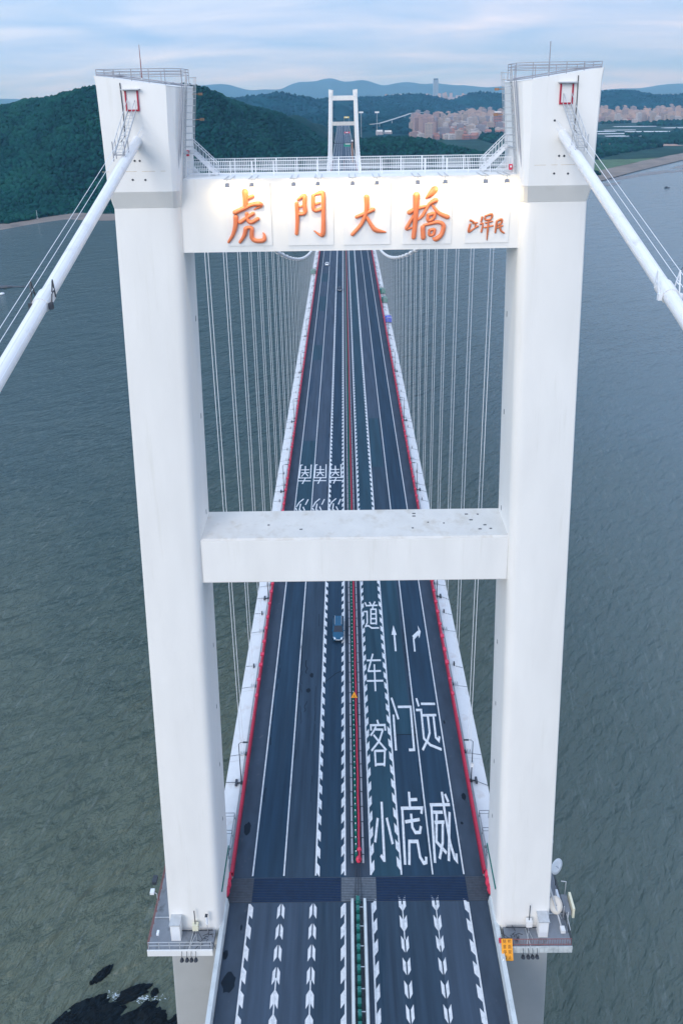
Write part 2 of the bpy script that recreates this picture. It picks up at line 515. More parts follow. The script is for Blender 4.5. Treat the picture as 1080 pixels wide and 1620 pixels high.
# stroke paths of the painted and raised lettering, metres in the scene
ROAD = {'dao': [[(3.11, 49.7), (3.44, 48.78)], [(4.16, 49.81), (3.73, 48.84)], [(2.68, 48.76), (4.59, 48.82)], [(3.72, 48.77), (3.64, 47.87)], [(3.32, 47.94), (3.17, 44.1)], [(4.25, 47.92), (4.13, 44.0)], [(3.25, 47.79), (4.33, 47.8)], [(3.27, 46.6), (4.21, 46.62)], [(3.22, 45.44), (4.17, 45.45)], [(3.18, 44.27), (4.14, 44.28)], [(2.28, 49.62), (2.59, 48.55)], [(2.08, 47.21), (2.59, 47.26), (2.54, 44.45), (2.11, 43.39)], [(2.16, 43.61), (2.72, 43.74), (3.28, 43.17), (4.57, 43.18)]], 'che': [[(3.24, 37.33), (2.3, 33.63)], [(2.15, 35.92), (4.51, 35.93)], [(2.25, 33.68), (4.4, 33.72)], [(3.38, 35.09), (3.33, 29.72)], [(2.03, 31.73), (4.67, 31.74)]], 'ke': [[(3.34, 24.51), (3.53, 23.66)], [(2.37, 22.68), (2.34, 23.59), (4.46, 23.62), (4.47, 22.65)], [(3.12, 23.4), (2.71, 22.52), (2.25, 21.84)], [(2.99, 22.87), (4.15, 22.82)], [(4.12, 22.82), (3.5, 20.97), (2.29, 19.39)], [(2.69, 21.97), (3.49, 20.78), (4.45, 19.45)], [(2.78, 19.44), (2.8, 16.98)], [(2.78, 19.36), (4.25, 19.38)], [(4.21, 19.38), (4.01, 16.97)], [(2.82, 17.28), (4.03, 17.31)]], 'men': [[(5.77, 28.47), (6.57, 24.57)], [(5.87, 25.39), (5.82, 19.4)], [(6.63, 26.76), (8.7, 26.76)], [(8.61, 26.93), (8.44, 19.48), (7.69, 19.47)]], 'yuan': [[(10.26, 27.27), (12.43, 27.24)], [(10.25, 25.21), (12.35, 25.23)], [(11.06, 25.12), (11.01, 22.22), (10.58, 21.07), (9.66, 19.43)], [(11.91, 25.11), (11.81, 21.44), (12.17, 20.9), (12.37, 21.62)], [(9.64, 28.31), (9.88, 26.81)], [(9.38, 26.16), (10.17, 26.15), (10.05, 21.27)], [(10.0, 21.36), (10.85, 20.22), (12.4, 19.47)]], 'xiao': [[(3.34, 11.92), (3.29, 4.37)], [(3.31, 4.49), (2.88, 5.16)], [(2.72, 9.77), (2.25, 6.7)], [(3.89, 9.78), (4.46, 6.46)]], 'hu': [[(7.12, 13.25), (7.05, 11.05)], [(7.14, 12.15), (8.12, 12.19)], [(5.84, 11.01), (8.63, 11.02), (8.48, 10.25)], [(6.02, 11.11), (5.81, 4.02)], [(6.26, 9.22), (8.17, 9.52)], [(7.12, 10.28), (7.13, 8.51), (7.45, 7.86), (8.03, 7.88), (8.24, 8.66)], [(6.58, 6.83), (6.32, 3.99)], [(6.44, 6.77), (7.74, 6.76)], [(7.6, 6.76), (7.74, 4.9), (8.11, 4.18), (8.43, 4.27), (8.48, 4.92)]], 'wei': [[(11.56, 13.2), (11.58, 10.29), (11.7, 6.55), (11.99, 4.71), (12.21, 4.41), (12.28, 5.28)], [(11.93, 12.89), (12.24, 11.79)], [(9.71, 11.44), (12.4, 11.44)], [(9.93, 11.54), (9.5, 4.2)], [(10.03, 10.44), (11.3, 10.43)], [(10.47, 10.21), (9.99, 6.72), (11.09, 5.32)], [(11.14, 9.25), (10.76, 6.56), (10.12, 4.67)], [(10.03, 9.12), (11.34, 9.15)], [(12.2, 10.45), (11.22, 4.39)]], 'nan': [[(-12.0, 99.31), (-12.5, 99.23), (-12.58, 92.97)], [(-9.84, 99.44), (-9.76, 92.91)], [(-12.68, 93.15), (-9.63, 93.12)], [(-12.69, 91.83), (-9.64, 91.75)], [(-10.99, 93.06), (-11.63, 90.41)], [(-11.28, 98.74), (-11.2, 95.24)], [(-12.29, 96.91), (-10.22, 96.91)], [(-12.21, 95.49), (-10.21, 95.53)], [(-11.25, 95.46), (-12.05, 93.78)], [(-11.18, 95.46), (-10.36, 93.83)]], 'sha': [[(-10.94, 83.97), (-11.89, 82.58), (-12.46, 80.71)], [(-9.88, 83.76), (-10.42, 81.56)], [(-11.53, 82.0), (-11.71, 79.29)], [(-10.92, 80.75), (-10.47, 79.26)], [(-12.56, 80.34), (-12.22, 79.3)], [(-11.39, 79.58), (-11.28, 77.05)], [(-12.25, 78.14), (-12.48, 76.72)]], 'arrow_shaft': [[(7.16, 41.74), (7.13, 37.83)]], 'arrow_head': [[(7.14, 43.81), (6.67, 41.55), (7.57, 41.48)]], 'bend_shaft': [[(10.43, 40.69), (10.36, 37.71)]], 'bend_body': [[(10.26, 41.23), (11.39, 42.49), (11.37, 41.48), (10.5, 40.34)]], 'bend_head': [[(11.44, 43.74), (11.83, 42.18), (11.42, 40.67), (11.29, 41.53), (11.47, 42.63)]]}
GOLD = {'hu': [[(-8.33, 83.88, 0.261), (-8.34, 83.28, 0.223), (-8.37, 82.73, 0.199)], [(-8.25, 83.31, 0.149), (-7.78, 83.52, 0.174)], [(-9.22, 82.24, 0.211), (-8.47, 82.57, 0.199), (-7.85, 82.84, 0.174), (-7.24, 82.89, 0.211), (-7.15, 82.71, 0.149), (-7.69, 82.44, 0.05)], [(-9.19, 81.86, 0.199), (-9.26, 81.14, 0.186), (-9.52, 80.39, 0.149), (-9.9, 79.81, 0.112)], [(-8.86, 81.42, 0.174), (-8.33, 81.77, 0.149), (-7.79, 82.11, 0.161)], [(-8.3, 82.11, 0.149), (-8.26, 81.62, 0.149), (-7.99, 81.39, 0.174), (-7.45, 81.67, 0.174)], [(-8.44, 80.88, 0.186), (-8.6, 80.32, 0.161), (-8.97, 79.78, 0.124)], [(-8.44, 80.94, 0.149), (-7.97, 80.92, 0.174), (-7.99, 80.18, 0.174), (-7.69, 79.89, 0.186), (-7.04, 79.92, 0.186), (-6.97, 80.29, 0.124), (-7.05, 80.51, 0.062)]], 'men': [[(-4.27, 82.88, 0.161), (-4.25, 81.56, 0.161), (-4.35, 80.41, 0.149)], [(-4.16, 83.17, 0.112), (-3.63, 83.51, 0.186), (-3.64, 82.78, 0.174), (-3.64, 82.1, 0.174), (-4.17, 82.01, 0.149)], [(-4.03, 82.59, 0.087), (-3.72, 82.66, 0.099)], [(-2.93, 83.47, 0.161), (-2.91, 82.34, 0.161), (-2.33, 82.39, 0.161)], [(-2.84, 83.55, 0.099), (-2.29, 83.73, 0.186), (-2.14, 83.48, 0.186), (-2.15, 82.02, 0.174), (-2.21, 80.41, 0.199), (-2.5, 80.31, 0.124), (-2.92, 80.62, 0.05)], [(-2.74, 82.79, 0.112), (-2.44, 82.88, 0.112)]], 'da': [[(1.32, 83.31, 0.236), (1.34, 82.58, 0.199), (1.24, 81.96, 0.174), (0.89, 81.11, 0.161), (0.17, 80.29, 0.161)], [(0.51, 81.71, 0.149), (1.2, 81.99, 0.161), (1.82, 82.28, 0.199)], [(1.26, 81.78, 0.124), (1.69, 81.03, 0.161), (2.06, 80.61, 0.199), (2.83, 80.43, 0.074)]], 'qiao': [[(5.29, 83.41, 0.285), (5.27, 82.68, 0.241), (5.22, 81.26, 0.198), (5.11, 79.97, 0.187)], [(4.74, 82.01, 0.198), (5.2, 82.27, 0.165), (6.0, 82.47, 0.132)], [(5.11, 81.76, 0.132), (4.73, 81.11, 0.143), (4.52, 80.67, 0.143), (4.9, 80.74, 0.088)], [(6.73, 83.83, 0.296), (6.41, 83.46, 0.241), (6.05, 83.13, 0.066)], [(6.83, 82.95, 0.22), (6.38, 82.71, 0.154), (6.11, 82.28, 0.132), (5.78, 81.69, 0.132), (5.38, 81.35, 0.088)], [(6.56, 82.6, 0.099), (7.09, 81.94, 0.165), (7.8, 81.6, 0.198)], [(6.25, 81.76, 0.143), (6.75, 81.89, 0.154), (6.67, 81.48, 0.143), (6.26, 81.33, 0.143), (6.25, 81.76, 0.143)], [(5.84, 80.79, 0.187), (5.89, 79.93, 0.198)], [(5.94, 80.94, 0.11), (6.46, 81.08, 0.143), (7.11, 81.18, 0.165), (7.5, 80.9, 0.187), (7.37, 80.18, 0.187), (6.92, 79.8, 0.209), (6.7, 79.86, 0.088)], [(6.39, 80.53, 0.121), (6.78, 80.6, 0.132), (6.72, 80.19, 0.121), (6.39, 80.12, 0.121), (6.39, 80.53, 0.121)]], 'sig': [[(9.68, 81.28, 0.099), (9.95, 81.13, 0.077)], [(9.66, 80.95, 0.088), (9.56, 80.34, 0.099), (9.95, 80.58, 0.066), (10.28, 80.79, 0.088)], [(9.87, 81.03, 0.066), (10.2, 81.08, 0.077)], [(10.08, 81.06, 0.066), (10.09, 80.68, 0.066)], [(10.61, 81.53, 0.088), (10.54, 81.18, 0.077)], [(10.49, 80.96, 0.077), (10.69, 81.01, 0.066), (10.59, 80.32, 0.077)], [(10.86, 81.61, 0.077), (11.37, 81.76, 0.099), (11.3, 81.36, 0.077), (10.87, 81.31, 0.077), (10.86, 81.61, 0.077)], [(10.9, 81.06, 0.066), (11.42, 81.17, 0.077)], [(10.83, 80.68, 0.066), (11.48, 80.81, 0.077)], [(11.13, 81.28, 0.066), (11.1, 80.51, 0.088), (11.07, 79.65, 0.044)], [(11.79, 81.11, 0.088), (11.72, 80.26, 0.077)], [(11.78, 81.18, 0.077), (12.17, 81.33, 0.099), (12.15, 80.99, 0.077), (11.8, 80.85, 0.066)], [(11.81, 80.63, 0.066), (12.27, 80.8, 0.077)], [(12.04, 80.99, 0.066), (12.14, 80.44, 0.088), (12.42, 80.21, 0.077)]]}

# ------------------------------------------------------------------ water
def grid_mesh(name, X, Y, Z, m, kind='structure', label=None, smooth=True, parent=None):
    ny, nx = X.shape
    v = np.stack([X, Y, Z], -1).reshape(-1, 3).astype(np.float32)
    i = np.arange(ny * nx).reshape(ny, nx)
    q = np.stack([i[:-1, :-1], i[:-1, 1:], i[1:, 1:], i[1:, :-1]], -1).reshape(-1, 4)
    return np_mesh(name, v, q, m, kind, label, smooth)

def np_mesh(name, v, q, m, kind='structure', label=None, smooth=True):
    me = bpy.data.meshes.new(name)
    k = q.shape[1]
    me.vertices.add(len(v))
    me.vertices.foreach_set('co', np.ascontiguousarray(v, dtype=np.float32).ravel())
    me.loops.add(q.size)
    me.loops.foreach_set('vertex_index', q.ravel().astype(np.int32))
    me.polygons.add(len(q))
    me.polygons.foreach_set('loop_start', np.arange(0, q.size, k, dtype=np.int32))
    me.polygons.foreach_set('loop_total', np.full(len(q), k, dtype=np.int32))
    me.polygons.foreach_set('use_smooth', np.full(len(q), smooth, dtype=bool))
    me.materials.append(m)
    me.update()
    me.validate()
    o = place(name, me)
    return tag(o, label, None, None, kind)

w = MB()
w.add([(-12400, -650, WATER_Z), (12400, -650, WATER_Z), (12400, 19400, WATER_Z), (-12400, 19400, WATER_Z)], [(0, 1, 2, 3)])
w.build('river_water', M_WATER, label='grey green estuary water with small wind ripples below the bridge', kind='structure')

# ------------------------------------------------------------------ land
def vnoise(x, y, seed=0):
    xi, yi = np.floor(x).astype(np.int64), np.floor(y).astype(np.int64)
    xf, yf = x - xi, y - yi
    u, v = xf * xf * (3 - 2 * xf), yf * yf * (3 - 2 * yf)
    def h(a, b):
        n = (a * 374761393 + b * 668265263 + seed * 974634421) & 0x7fffffff
        n = ((n ^ (n >> 13)) * 1274126177) & 0x7fffffff
        return ((n ^ (n >> 16)) & 0xffff) / 65535.0
    return (h(xi, yi) * (1 - u) + h(xi + 1, yi) * u) * (1 - v) + (h(xi, yi + 1) * (1 - u) + h(xi + 1, yi + 1) * u) * v
def fbm(x, y, oct_=4, seed=0):
    s, a, t = 0, 1.0, 0
    for k in range(oct_):
        s = s + a * (vnoise(x * 2 ** k, y * 2 ** k, seed + k) - 0.5)
        t += a
        a *= 0.5
    return s / t
def sstep(a, b, x):
    t = np.clip((x - a) / (b - a), 0, 1)
    return t * t * (3 - 2 * t)

SH_X = np.array([-3000, -1200, -700, -412, -385, -356, -301, -202, -100, 0, 120, 250, 429, 539, 729, 1200, 2500, 5000], float)
SH_Y = np.array([300, 470, 640, 759, 802, 831, 815, 841, 862, 862, 885, 975, 1125, 1253, 1458, 1900, 2700, 4200], float)
def shore(x):
    return np.interp(x, SH_X, SH_Y)
# hill summits: x, y, height above the deck, radius
HILLS = [(-760, 1500, 62, 260), (-655, 1400, 74, 150), (-574, 1300, 82, 130), (-500, 1260, 80, 110), (-430, 1210, 97, 130), (-345, 1190, 100, 130),
         (-266, 1220, 83, 110), (-235, 1270, 76, 90), (-190, 1340, 62, 90), (-165, 1440, 58, 105), (-120, 1580, 40, 95), (-75, 1700, 20, 85),
         (75, 1420, -4, 110), (137, 1420, -12, 100), (170, 1380, -13, 70), (215, 1310, -18, 80), (250, 1230, -24, 80), (40, 1080, -8, 90), (-60, 1000, -5, 80)]
def land_z(x, y):
    d = (y - shore(x)) * 0.85
    beach = -62.6 + np.clip(d, -30, 40) * 0.055
    acc = np.zeros_like(x)
    for hx, hy, hz, r in HILLS:
        ry = r * (1.25 if hz > 20 else 1.1)
        g = np.exp(-(((x - hx) / r) ** 2 + ((y - hy) / ry) ** 2) * 0.75)
        acc = acc + ((hz + 61) * g) ** 5
    h = acc ** 0.2
    h = h * (1 + 0.16 * fbm(x / 90, y / 90, 3, 5)) + 6 * fbm(x / 45, y / 45, 3, 9) * sstep(10, 50, h)
    h = h * sstep(8, 260, d + 25)
    # road corridor stays below the carriageway
    cor = sstep(20, 46, np.abs(x))
    h = np.where(y > 850, np.minimum(h, (h - 58) * cor + 58 - 6), h)
    flat = np.where(h < 58, h, 58)
    h = h * cor + flat * (1 - cor)
    return beach + h

gx, gy = np.meshgrid(np.arange(-1400, 520, 11.0), np.concatenate([np.arange(440, 1700, 11.0), np.arange(1700, 2400, 22.0)]))
grid_mesh('wooded_hill', gx, gy, land_z(gx, gy), M_HILL, label='dark green wooded hill rising behind the far bridge tower')

# muddy beach strip, left and right (a sheet just above the hill's toe)
def strip(name, m, xs, a, b, z0, z1, label, n=6):
    X = np.repeat(xs[None, :], n, 0)
    t = np.linspace(0, 1, n)[:, None]
    jit = 9 * fbm(X / 40, X * 0 + 3, 3, 4)
    Y = shore(X) + jit + (a + (b - a) * t)
    return grid_mesh(name, X, Y, z0 + (z1 - z0) * t + 0 * X, m, label=label)
strip('beach', M_BEACH, np.arange(-1400, -120, 10.0), -6, 34, -61.96, -60.3, 'narrow muddy beach under the wooded hill')

# flat coast on the right
px_, py_ = np.meshgrid(np.linspace(260, 5200, 160), np.linspace(0, 1, 60))
PY = shore(px_) + 60 * fbm(px_ / 120, px_ * 0, 3, 2) * 0.3 + (6500 - shore(px_)) * py_ ** 1.6
PZ = np.minimum(-61.97 + (PY - shore(px_)) * 0.02, -61.0) + 1.2 * fbm(px_ / 200, PY / 200, 3, 6) * sstep(100, 400, PY - shore(px_))
grid_mesh('coastal_plain', px_, PY, PZ, M_PLAIN, label='flat green coastal plain with fields on the right shore')
bx = np.arange(262, 2600, 16.0)
def plain_strip(name, m, xs, a, b, z, label, seed):
    X = np.repeat(xs[None, :], 5, 0)
    t = np.linspace(0, 1, 5)[:, None]
    e = 14 * fbm(X / 70, t * 3 + 0 * X, 3, seed)
    Y = shore(X) + a(X) + (b(X) - a(X)) * t + e * ((t > 0) & (t < 1.01))
    return grid_mesh(name, X, Y, z + 0 * X + np.linspace(-0.25, 0.0, 5)[:, None], m, label=label)
plain_strip('tidal_flat', M_BEACH, bx, lambda X: 0 * X - 14, lambda X: 0 * X + 70, -60.6, 'pale muddy tidal flat along the right shore', 31)
for k, (cx, cy, lx, ly) in enumerate(((470, 1150, 120, 34), (560, 1215, 150, 26), (690, 1330, 190, 34), (640, 1255, 120, 18), (430, 1075, 70, 20), (800, 1430, 160, 30))):
    pts = []
    q = MB()
    for i in range(26):
        t = 2 * math.pi * i / 26
        x, y = lx / 2 * math.cos(t) * random.uniform(0.75, 1.2), ly / 2 * math.sin(t) * random.uniform(0.6, 1.3)
        pts.append((cx + x * 0.80 - y * 0.6, cy + x * 0.6 + y * 0.80, -61.9 + 0.01 * k))
    q.add(pts, [tuple(range(26))])
    q.build('mud_bank', M_MUD, label='dark wet mud bank off the right shore', kind='structure')
plain_strip('shore_grass', M_GRASS, np.arange(400, 690, 12.0), lambda X: 0 * X + 72, lambda X: 40 + 190 * sstep(700, 440, X) + 34, -60.4,
            'bright grass bank behind the tidal flat', 37)

def patch(name, m, cx, cy, lx, ly, rot, z, label, kind='structure', n=18, jag=0.12):
    mb = MB()
    pts = []
    for k in range(n):
        t = 2 * math.pi * k / n
        c, s = math.cos(t), math.sin(t)
        f = 1 / max(abs(c), abs(s)) ** 0.85
        jx = 1 + jag * (random.random() - 0.5)
        x, y = c * f * lx / 2 * jx, s * f * ly / 2 * jx
        pts.append((cx + x * math.cos(rot) - y * math.sin(rot), cy + x * math.sin(rot) + y * math.cos(rot), z))
    mb.add(pts, [tuple(range(n))])
    return mb.build(name, m, label=label, kind=kind)
patch('bare_field', M_SOIL, 760, 1830, 250, 70, -0.25, -59.9, 'pinkish bare field between two belts of trees')
for k, (cx, cy, lx, ly) in enumerate([(880, 2420, 130, 42), (985, 2480, 110, 36), (900, 2290, 170, 38), (1040, 2370, 150, 46), (880, 2170, 120, 44),
                                      (1010, 2240, 120, 32), (1010, 2060, 70, 40), (1120, 2690, 160, 40), (1250, 2560, 160, 44), (800, 2300, 60, 40)]):
    patch('fish_pond', M_POND, cx, cy, lx, ly, -0.18 + 0.05 * (k % 3), -59.9 + 0.02 * k, 'pale fish pond on the coastal plain')

# middle hills behind the town
MIDS = [(-600, 3600, 52, 420), (-443, 3500, 52, 260), (-349, 3500, 66, 200), (-225, 3550, 50, 200), (-90, 3600, 36, 200), (60, 4300, 40, 300), (231, 4500, 42, 260),
        (431, 4500, 47, 230), (551, 4550, 18, 200), (830, 4500, 44, 190), (949, 4500, 52, 220), (1200, 4700, 60, 300), (1450, 4600, 40, 240),
        (1607, 4500, 40, 200), (1764, 4500, 60, 220), (1947, 4500, 18, 200), (2145, 4500, 28, 220), (2400, 4600, 40, 300), (2800, 4700, 50, 400),
        (-1100, 3800, 40, 420), (-1700, 4200, 50, 500), (120, 3000, -18, 220), (300, 3700, -5, 240), (-150, 2600, -5, 240), (-350, 2500, 20, 260), (20, 2500, -25, 200)]
mx, my = np.meshgrid(np.linspace(-3200, 4200, 240), np.linspace(2150, 6000, 130))
acc = np.zeros_like(mx)
for hx, hy, hz, r in MIDS:
    acc += ((hz + 61) * np.exp(-(((mx - hx) / r) ** 2 + ((my - hy) / (r * 1.3)) ** 2) * 0.8)) ** 4
mz = acc ** 0.25
mz = -63 + mz * (1 + 0.25 * fbm(mx / 160, my / 160, 4, 12)) + 16 * fbm(mx / 70, my / 70, 3, 14) * sstep(15, 60, mz)
mz = np.where(mz < -61.5, -70, mz)
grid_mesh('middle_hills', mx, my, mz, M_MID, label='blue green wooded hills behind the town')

# far mountains, a real range with depth
FARS = [(-7152, 40, 900), (-5894, 50, 800), (-4300, 110, 900), (-3173, 240, 620), (-2515, 262, 600), (-1600, 140, 600), (-807, 285, 520), (-281, 352, 480), (373, 305, 560),
        (1290, 240, 620), (2000, 190, 600), (2604, 140, 620), (3391, 128, 640), (4500, 60, 700), (6020, 40, 700), (7057, 122, 700), (8500, 150, 900), (-9000, 120, 1200)]
fx, fy = np.meshgrid(np.linspace(-11000, 11000, 260), np.linspace(12500, 18000, 40))
acc = np.zeros_like(fx)
for hx, hz, r in FARS:
    hy = 15000 + 300 * math.sin(hx)
    acc += ((hz + 62) * np.exp(-(((fx - hx) / r) ** 2 + ((fy - hy) / 1100) ** 2) * 0.75)) ** 4
fz = acc ** 0.25
fz = -64 + fz * (1 + 0.14 * fbm(fx / 500, fy / 500, 4, 21)) + 22 * fbm(fx / 220, fy / 220, 3, 25) * sstep(40, 160, fz)
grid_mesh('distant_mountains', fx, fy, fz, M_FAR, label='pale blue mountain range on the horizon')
mb = MB()
mb.add([(-12000, 6000, -61.5), (12000, 6000, -61.5), (12000, 19000, -61.5), (-12000, 19000, -61.5)], [(0, 1, 2, 3)])
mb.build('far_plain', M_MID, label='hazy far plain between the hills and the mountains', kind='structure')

# tree canopies: thousands of crowns, each a small lumpy shell
_b = bmesh.new()
bmesh.ops.create_icosphere(_b, subdivisions=1, radius=1.0)
ICO_V = np.array([v.co[:] for v in _b.verts])
ICO_F = np.array([[v.index for v in f.verts] for f in _b.faces])
_b.free()
_b = bmesh.new()
bmesh.ops.create_icosphere(_b, subdivisions=2, radius=1.0)
ICO2_V = np.array([v.co[:] for v in _b.verts])
ICO2_F = np.array([[v.index for v in f.verts] for f in _b.faces])
_b.free()
def canopy(name, P, R, m, label, fine=False):
    BV, BF = (ICO2_V, ICO2_F) if fine else (ICO_V, ICO_F)
    n, k = len(P), len(BV)
    a = rng.uniform(0, 2 * math.pi, n)
    c, s = np.cos(a), np.sin(a)
    V = np.empty((n, k, 3))
    V[:, :, 0] = c[:, None] * BV[None, :, 0] - s[:, None] * BV[None, :, 1]
    V[:, :, 1] = s[:, None] * BV[None, :, 0] + c[:, None] * BV[None, :, 1]
    V[:, :, 2] = BV[None, :, 2] * rng.uniform(0.75, 1.15, n)[:, None]
    V *= (1 + rng.uniform(-0.28, 0.28, (n, k)))[:, :, None]
    V = V * R[:, None, None] + P[:, None, :]
    F = (BF[None] + (np.arange(n) * k)[:, None, None]).reshape(-1, 3)
    o = np_mesh(name, V.reshape(-1, 3), F, m, 'stuff', label, True)
    o['category'] = 'trees'
    return o
def scatter(x0, x1, y0, y1, step, jitter=0.5):
    X, Y = np.meshgrid(np.arange(x0, x1, step), np.arange(y0, y1, step))
    X = X.ravel() + rng.uniform(-jitter, jitter, X.size) * step
    Y = Y.ravel() + rng.uniform(-jitter, jitter, Y.size) * step
    return X, Y
X, Y = scatter(-1000, -18, 640, 1520, 5.4)
d = Y - shore(X)
keep = (d > 34 + 10 * rng.random(len(X))) & (np.abs(X) > 24) & (np.abs(X) < 0.62 * (Y + 58) + 30)
X, Y = X[keep], Y[keep]
R = rng.uniform(2.2, 4.6, len(X)) * (0.85 + 0.5 * vnoise(X / 45, Y / 45, 3))
canopy('hillside_wood', np.stack([X, Y, land_z(X, Y) + 0.6 * R], -1), R, M_FOL, 'dense dark green wood covering the left hillside')
X, Y = scatter(18, 460, 880, 1640, 7.5)
d = Y - shore(X)
keep = (d > 30 + 12 * rng.random(len(X))) & (np.abs(X) > 26)
X, Y = X[keep], Y[keep]
R = rng.uniform(3.2, 6.0, len(X))
canopy('lowland_wood', np.stack([X, Y, np.maximum(land_z(X, Y), -61) + 0.6 * R], -1), R, M_FOL2, 'low dark wood right of the far bridge tower')
X, Y = scatter(430, 1500, 1200, 3000, 15)
dd = Y - shore(X)
dens = vnoise(X / 160, Y / 70, 8)
belt = ((dd > 215) & (dd < 420)) | ((dens > 0.42) & (dd > 420))
fieldhole = (np.abs((X - 760) * 0.97 - (Y - 1830) * 0.25) < 135) & (np.abs((Y - 1830) + (X - 760) * 0.25) < 42)
pond = (X > 790) & (X < 1330) & (Y > 2030) & (Y < 2720) & (dens < 0.72)
keep = belt & ~fieldhole & ~pond & (rng.random(len(X)) > 0.05)
X, Y = X[keep], Y[keep]
R = rng.uniform(5.5, 9.5, len(X))
canopy('plain_trees', np.stack([X, Y, -60.5 + 0.5 * R], -1), R, M_FOL2, 'belts of dark trees on the coastal plain')
X, Y = scatter(-1500, 2600, 2300, 4900, 25)
fi = np.clip(((X + 3200) / 7400 * 239).astype(int), 0, 239)
fj = np.clip(((Y - 2150) / 3850 * 129).astype(int), 0, 129)
Z = mz[fj, fi]
keep = (Z > -52) & (np.abs(X) > 40) & (np.abs(X) < 0.6 * Y)
X, Y, Z = X[keep], Y[keep], Z[keep]
R = rng.uniform(6.5, 13, len(X))
canopy('far_wood', np.stack([X, Y, Z + 0.1 * R], -1), R, M_MID, 'distant woodland on the blue green hills')

# ------------------------------------------------------------------ carriageway
ROAD_END = 2050.0
rd = MB()
rd.box(-15.1, 15.1, -90, ROAD_END, -0.30, 0.0)
road = rd.build('road', M_ASPH, label='dark blue grey six lane bridge carriageway', kind='structure')
Z1, Z2, Z3 = 0.004, 0.008, 0.012
LX = [-12.78, -8.99, -5.12, -1.57, 1.57, 5.27, 9.05, 12.82]
def sheet(name, m, x0, x1, y0, y1, z=Z1):
    q = MB()
    quad(q, x0, x1, y0, y1, z)
    return q.build(name, m, road)
# hard shoulders and relaid lane panels
for x0, x1 in ((-15.08, -12.78), (12.82, 15.08)):
    sheet('shoulder', M_SHOULDER, x0, x1, 2.75, 885)
    sheet('shoulder', M_SHOULDER, x0, x1, -90, 0.0)
sheet('median_strip', M_SHOULDER, -1.57, 1.57, 2.75, 885)
sheet('median_strip', M_SHOULDER, -1.57, 1.57, -90, 0.0)
for a_, b_, m_ in ((-12.78, -8.99, M_ASPH_PALE), (-8.99, -5.12, M_ASPH_PALE), (-5.12, -1.57, M_ASPH), (1.57, 5.27, M_ASPH), (5.27, 9.05, M_ASPH), (9.05, 12.82, M_ASPH_PALE)):
    sheet('asphalt_panel', m_, a_, b_, -60, -0.01)
sheet('asphalt_panel', M_ASPH_DARK, 9.05, 12.82, 2.75, 420)
sheet('asphalt_panel', M_ASPH_TEAL, 1.57, 5.27, 2.75, 420)
sheet('asphalt_panel', M_ASPH_TEAL, 5.27, 8.35, 22, 62)
sheet('asphalt_panel', M_ASPH, 8.35, 9.05, 22, 62)
sheet('asphalt_panel', M_ASPH, 5.27, 9.05, 62, 98)
sheet('asphalt_panel', M_ASPH_TEAL, 5.27, 8.4, 98, 125)
sheet('asphalt_panel', M_ASPH_PALE, 5.27, 9.05, 125, 260)
sheet('asphalt_panel', M_ASPH_DARK, 5.27, 9.05, 2.75, 22)
sheet('asphalt_panel', M_ASPH_DARK, -12.78, -8.99, 2.75, 58)
sheet('asphalt_panel', M_ASPH_TEAL, -12.78, -8.99, 74, 112)
sheet('asphalt_panel', M_ASPH_PALE, -12.78, -8.99, 112, 171)
sheet('asphalt_panel', M_ASPH_TEAL, -12.78, -8.99, 171, 186)
sheet('asphalt_panel', M_ASPH_PALE, -12.78, -8.99, 186, 228)
sheet('asphalt_panel', M_ASPH_TEAL, -12.78, -8.99, 228, 250)
sheet('asphalt_panel', M_ASPH_PALE, -12.78, -8.99, 250, 276)
sheet('asphalt_panel', M_ASPH_TEAL, -12.78, -8.99, 276, 292)
sheet('asphalt_panel', M_ASPH_PALE, -12.78, -8.99, 292, 420)
sheet('asphalt_panel', M_ASPH_PALE, -8.99, -5.12, 62, 420)
sheet('asphalt_panel', M_ASPH_DARK, -5.12, -1.57, 2.75, 420)
for x0, x1 in ((-12.78, -8.99), (-5.12, -1.57), (1.57, 5.27), (9.05, 12.82)):
    sheet('asphalt_panel', M_ASPH_TEAL if x0 < 0 else M_ASPH_DARK, x0, x1, 420, 884)
# tar seals, cracks and stains
ts = MB()
def crack(x, y0, y1, w=0.10, wob=0.10, gap=0.35):
    y, xx = y0, x
    while y < y1:
        ln = random.uniform(0.8, 3.0)
        if random.random() > gap:
            pts = [(xx, y)]
            yy = y
            while yy < y + ln:
                yy += random.uniform(0.25, 0.7)
                xx += random.uniform(-wob, wob)
                pts.append((xx, yy))
            paint(ts, pts, w * random.uniform(0.6, 1.3), Z2, 1.0)
        y += ln + random.uniform(0.1, 1.0)
        xx = x + (xx - x) * 0.6
crack(-12.35, 12, 46, 0.10)
crack(-8.75, 18, 40, 0.08)
crack(-6.1, 12, 44, 0.07, 0.05, 0.6)
crack(-8.2, 24, 36, 0.10, 0.25, 0.2)
crack(-7.8, 26, 34, 0.12, 0.3, 0.3)
crack(8.75, 5, 60, 0.09, 0.03, 0.2)
crack(-5.5, 76, 250, 0.22, 0.03, 0.7)
crack(5.45, 44, 120, 0.10, 0.04, 0.75)
crack(6.0, 6, 22, 0.06, 0.05, 0.7)
for pts in ([(-5.0, 31.3), (-4.1, 32.2), (-3.0, 33.3), (-2.0, 33.8)], [(-12.6, 55.2), (-10.5, 55.4), (-9.1, 55.3)], [(5.5, 21.9), (7.2, 22.0), (9.0, 21.9)]):
    paint(ts, pts, 0.12, Z2, 1.0)
def blot(cx, cy, rx, ry, z=Z2, n=14):
    pts = [(cx + rx * math.cos(t) * random.uniform(0.75, 1.2), cy + ry * math.sin(t) * random.uniform(0.75, 1.2), z) for t in [2 * math.pi * k / n for k in range(n)]]
    ts.add(pts, [tuple(range(n))])
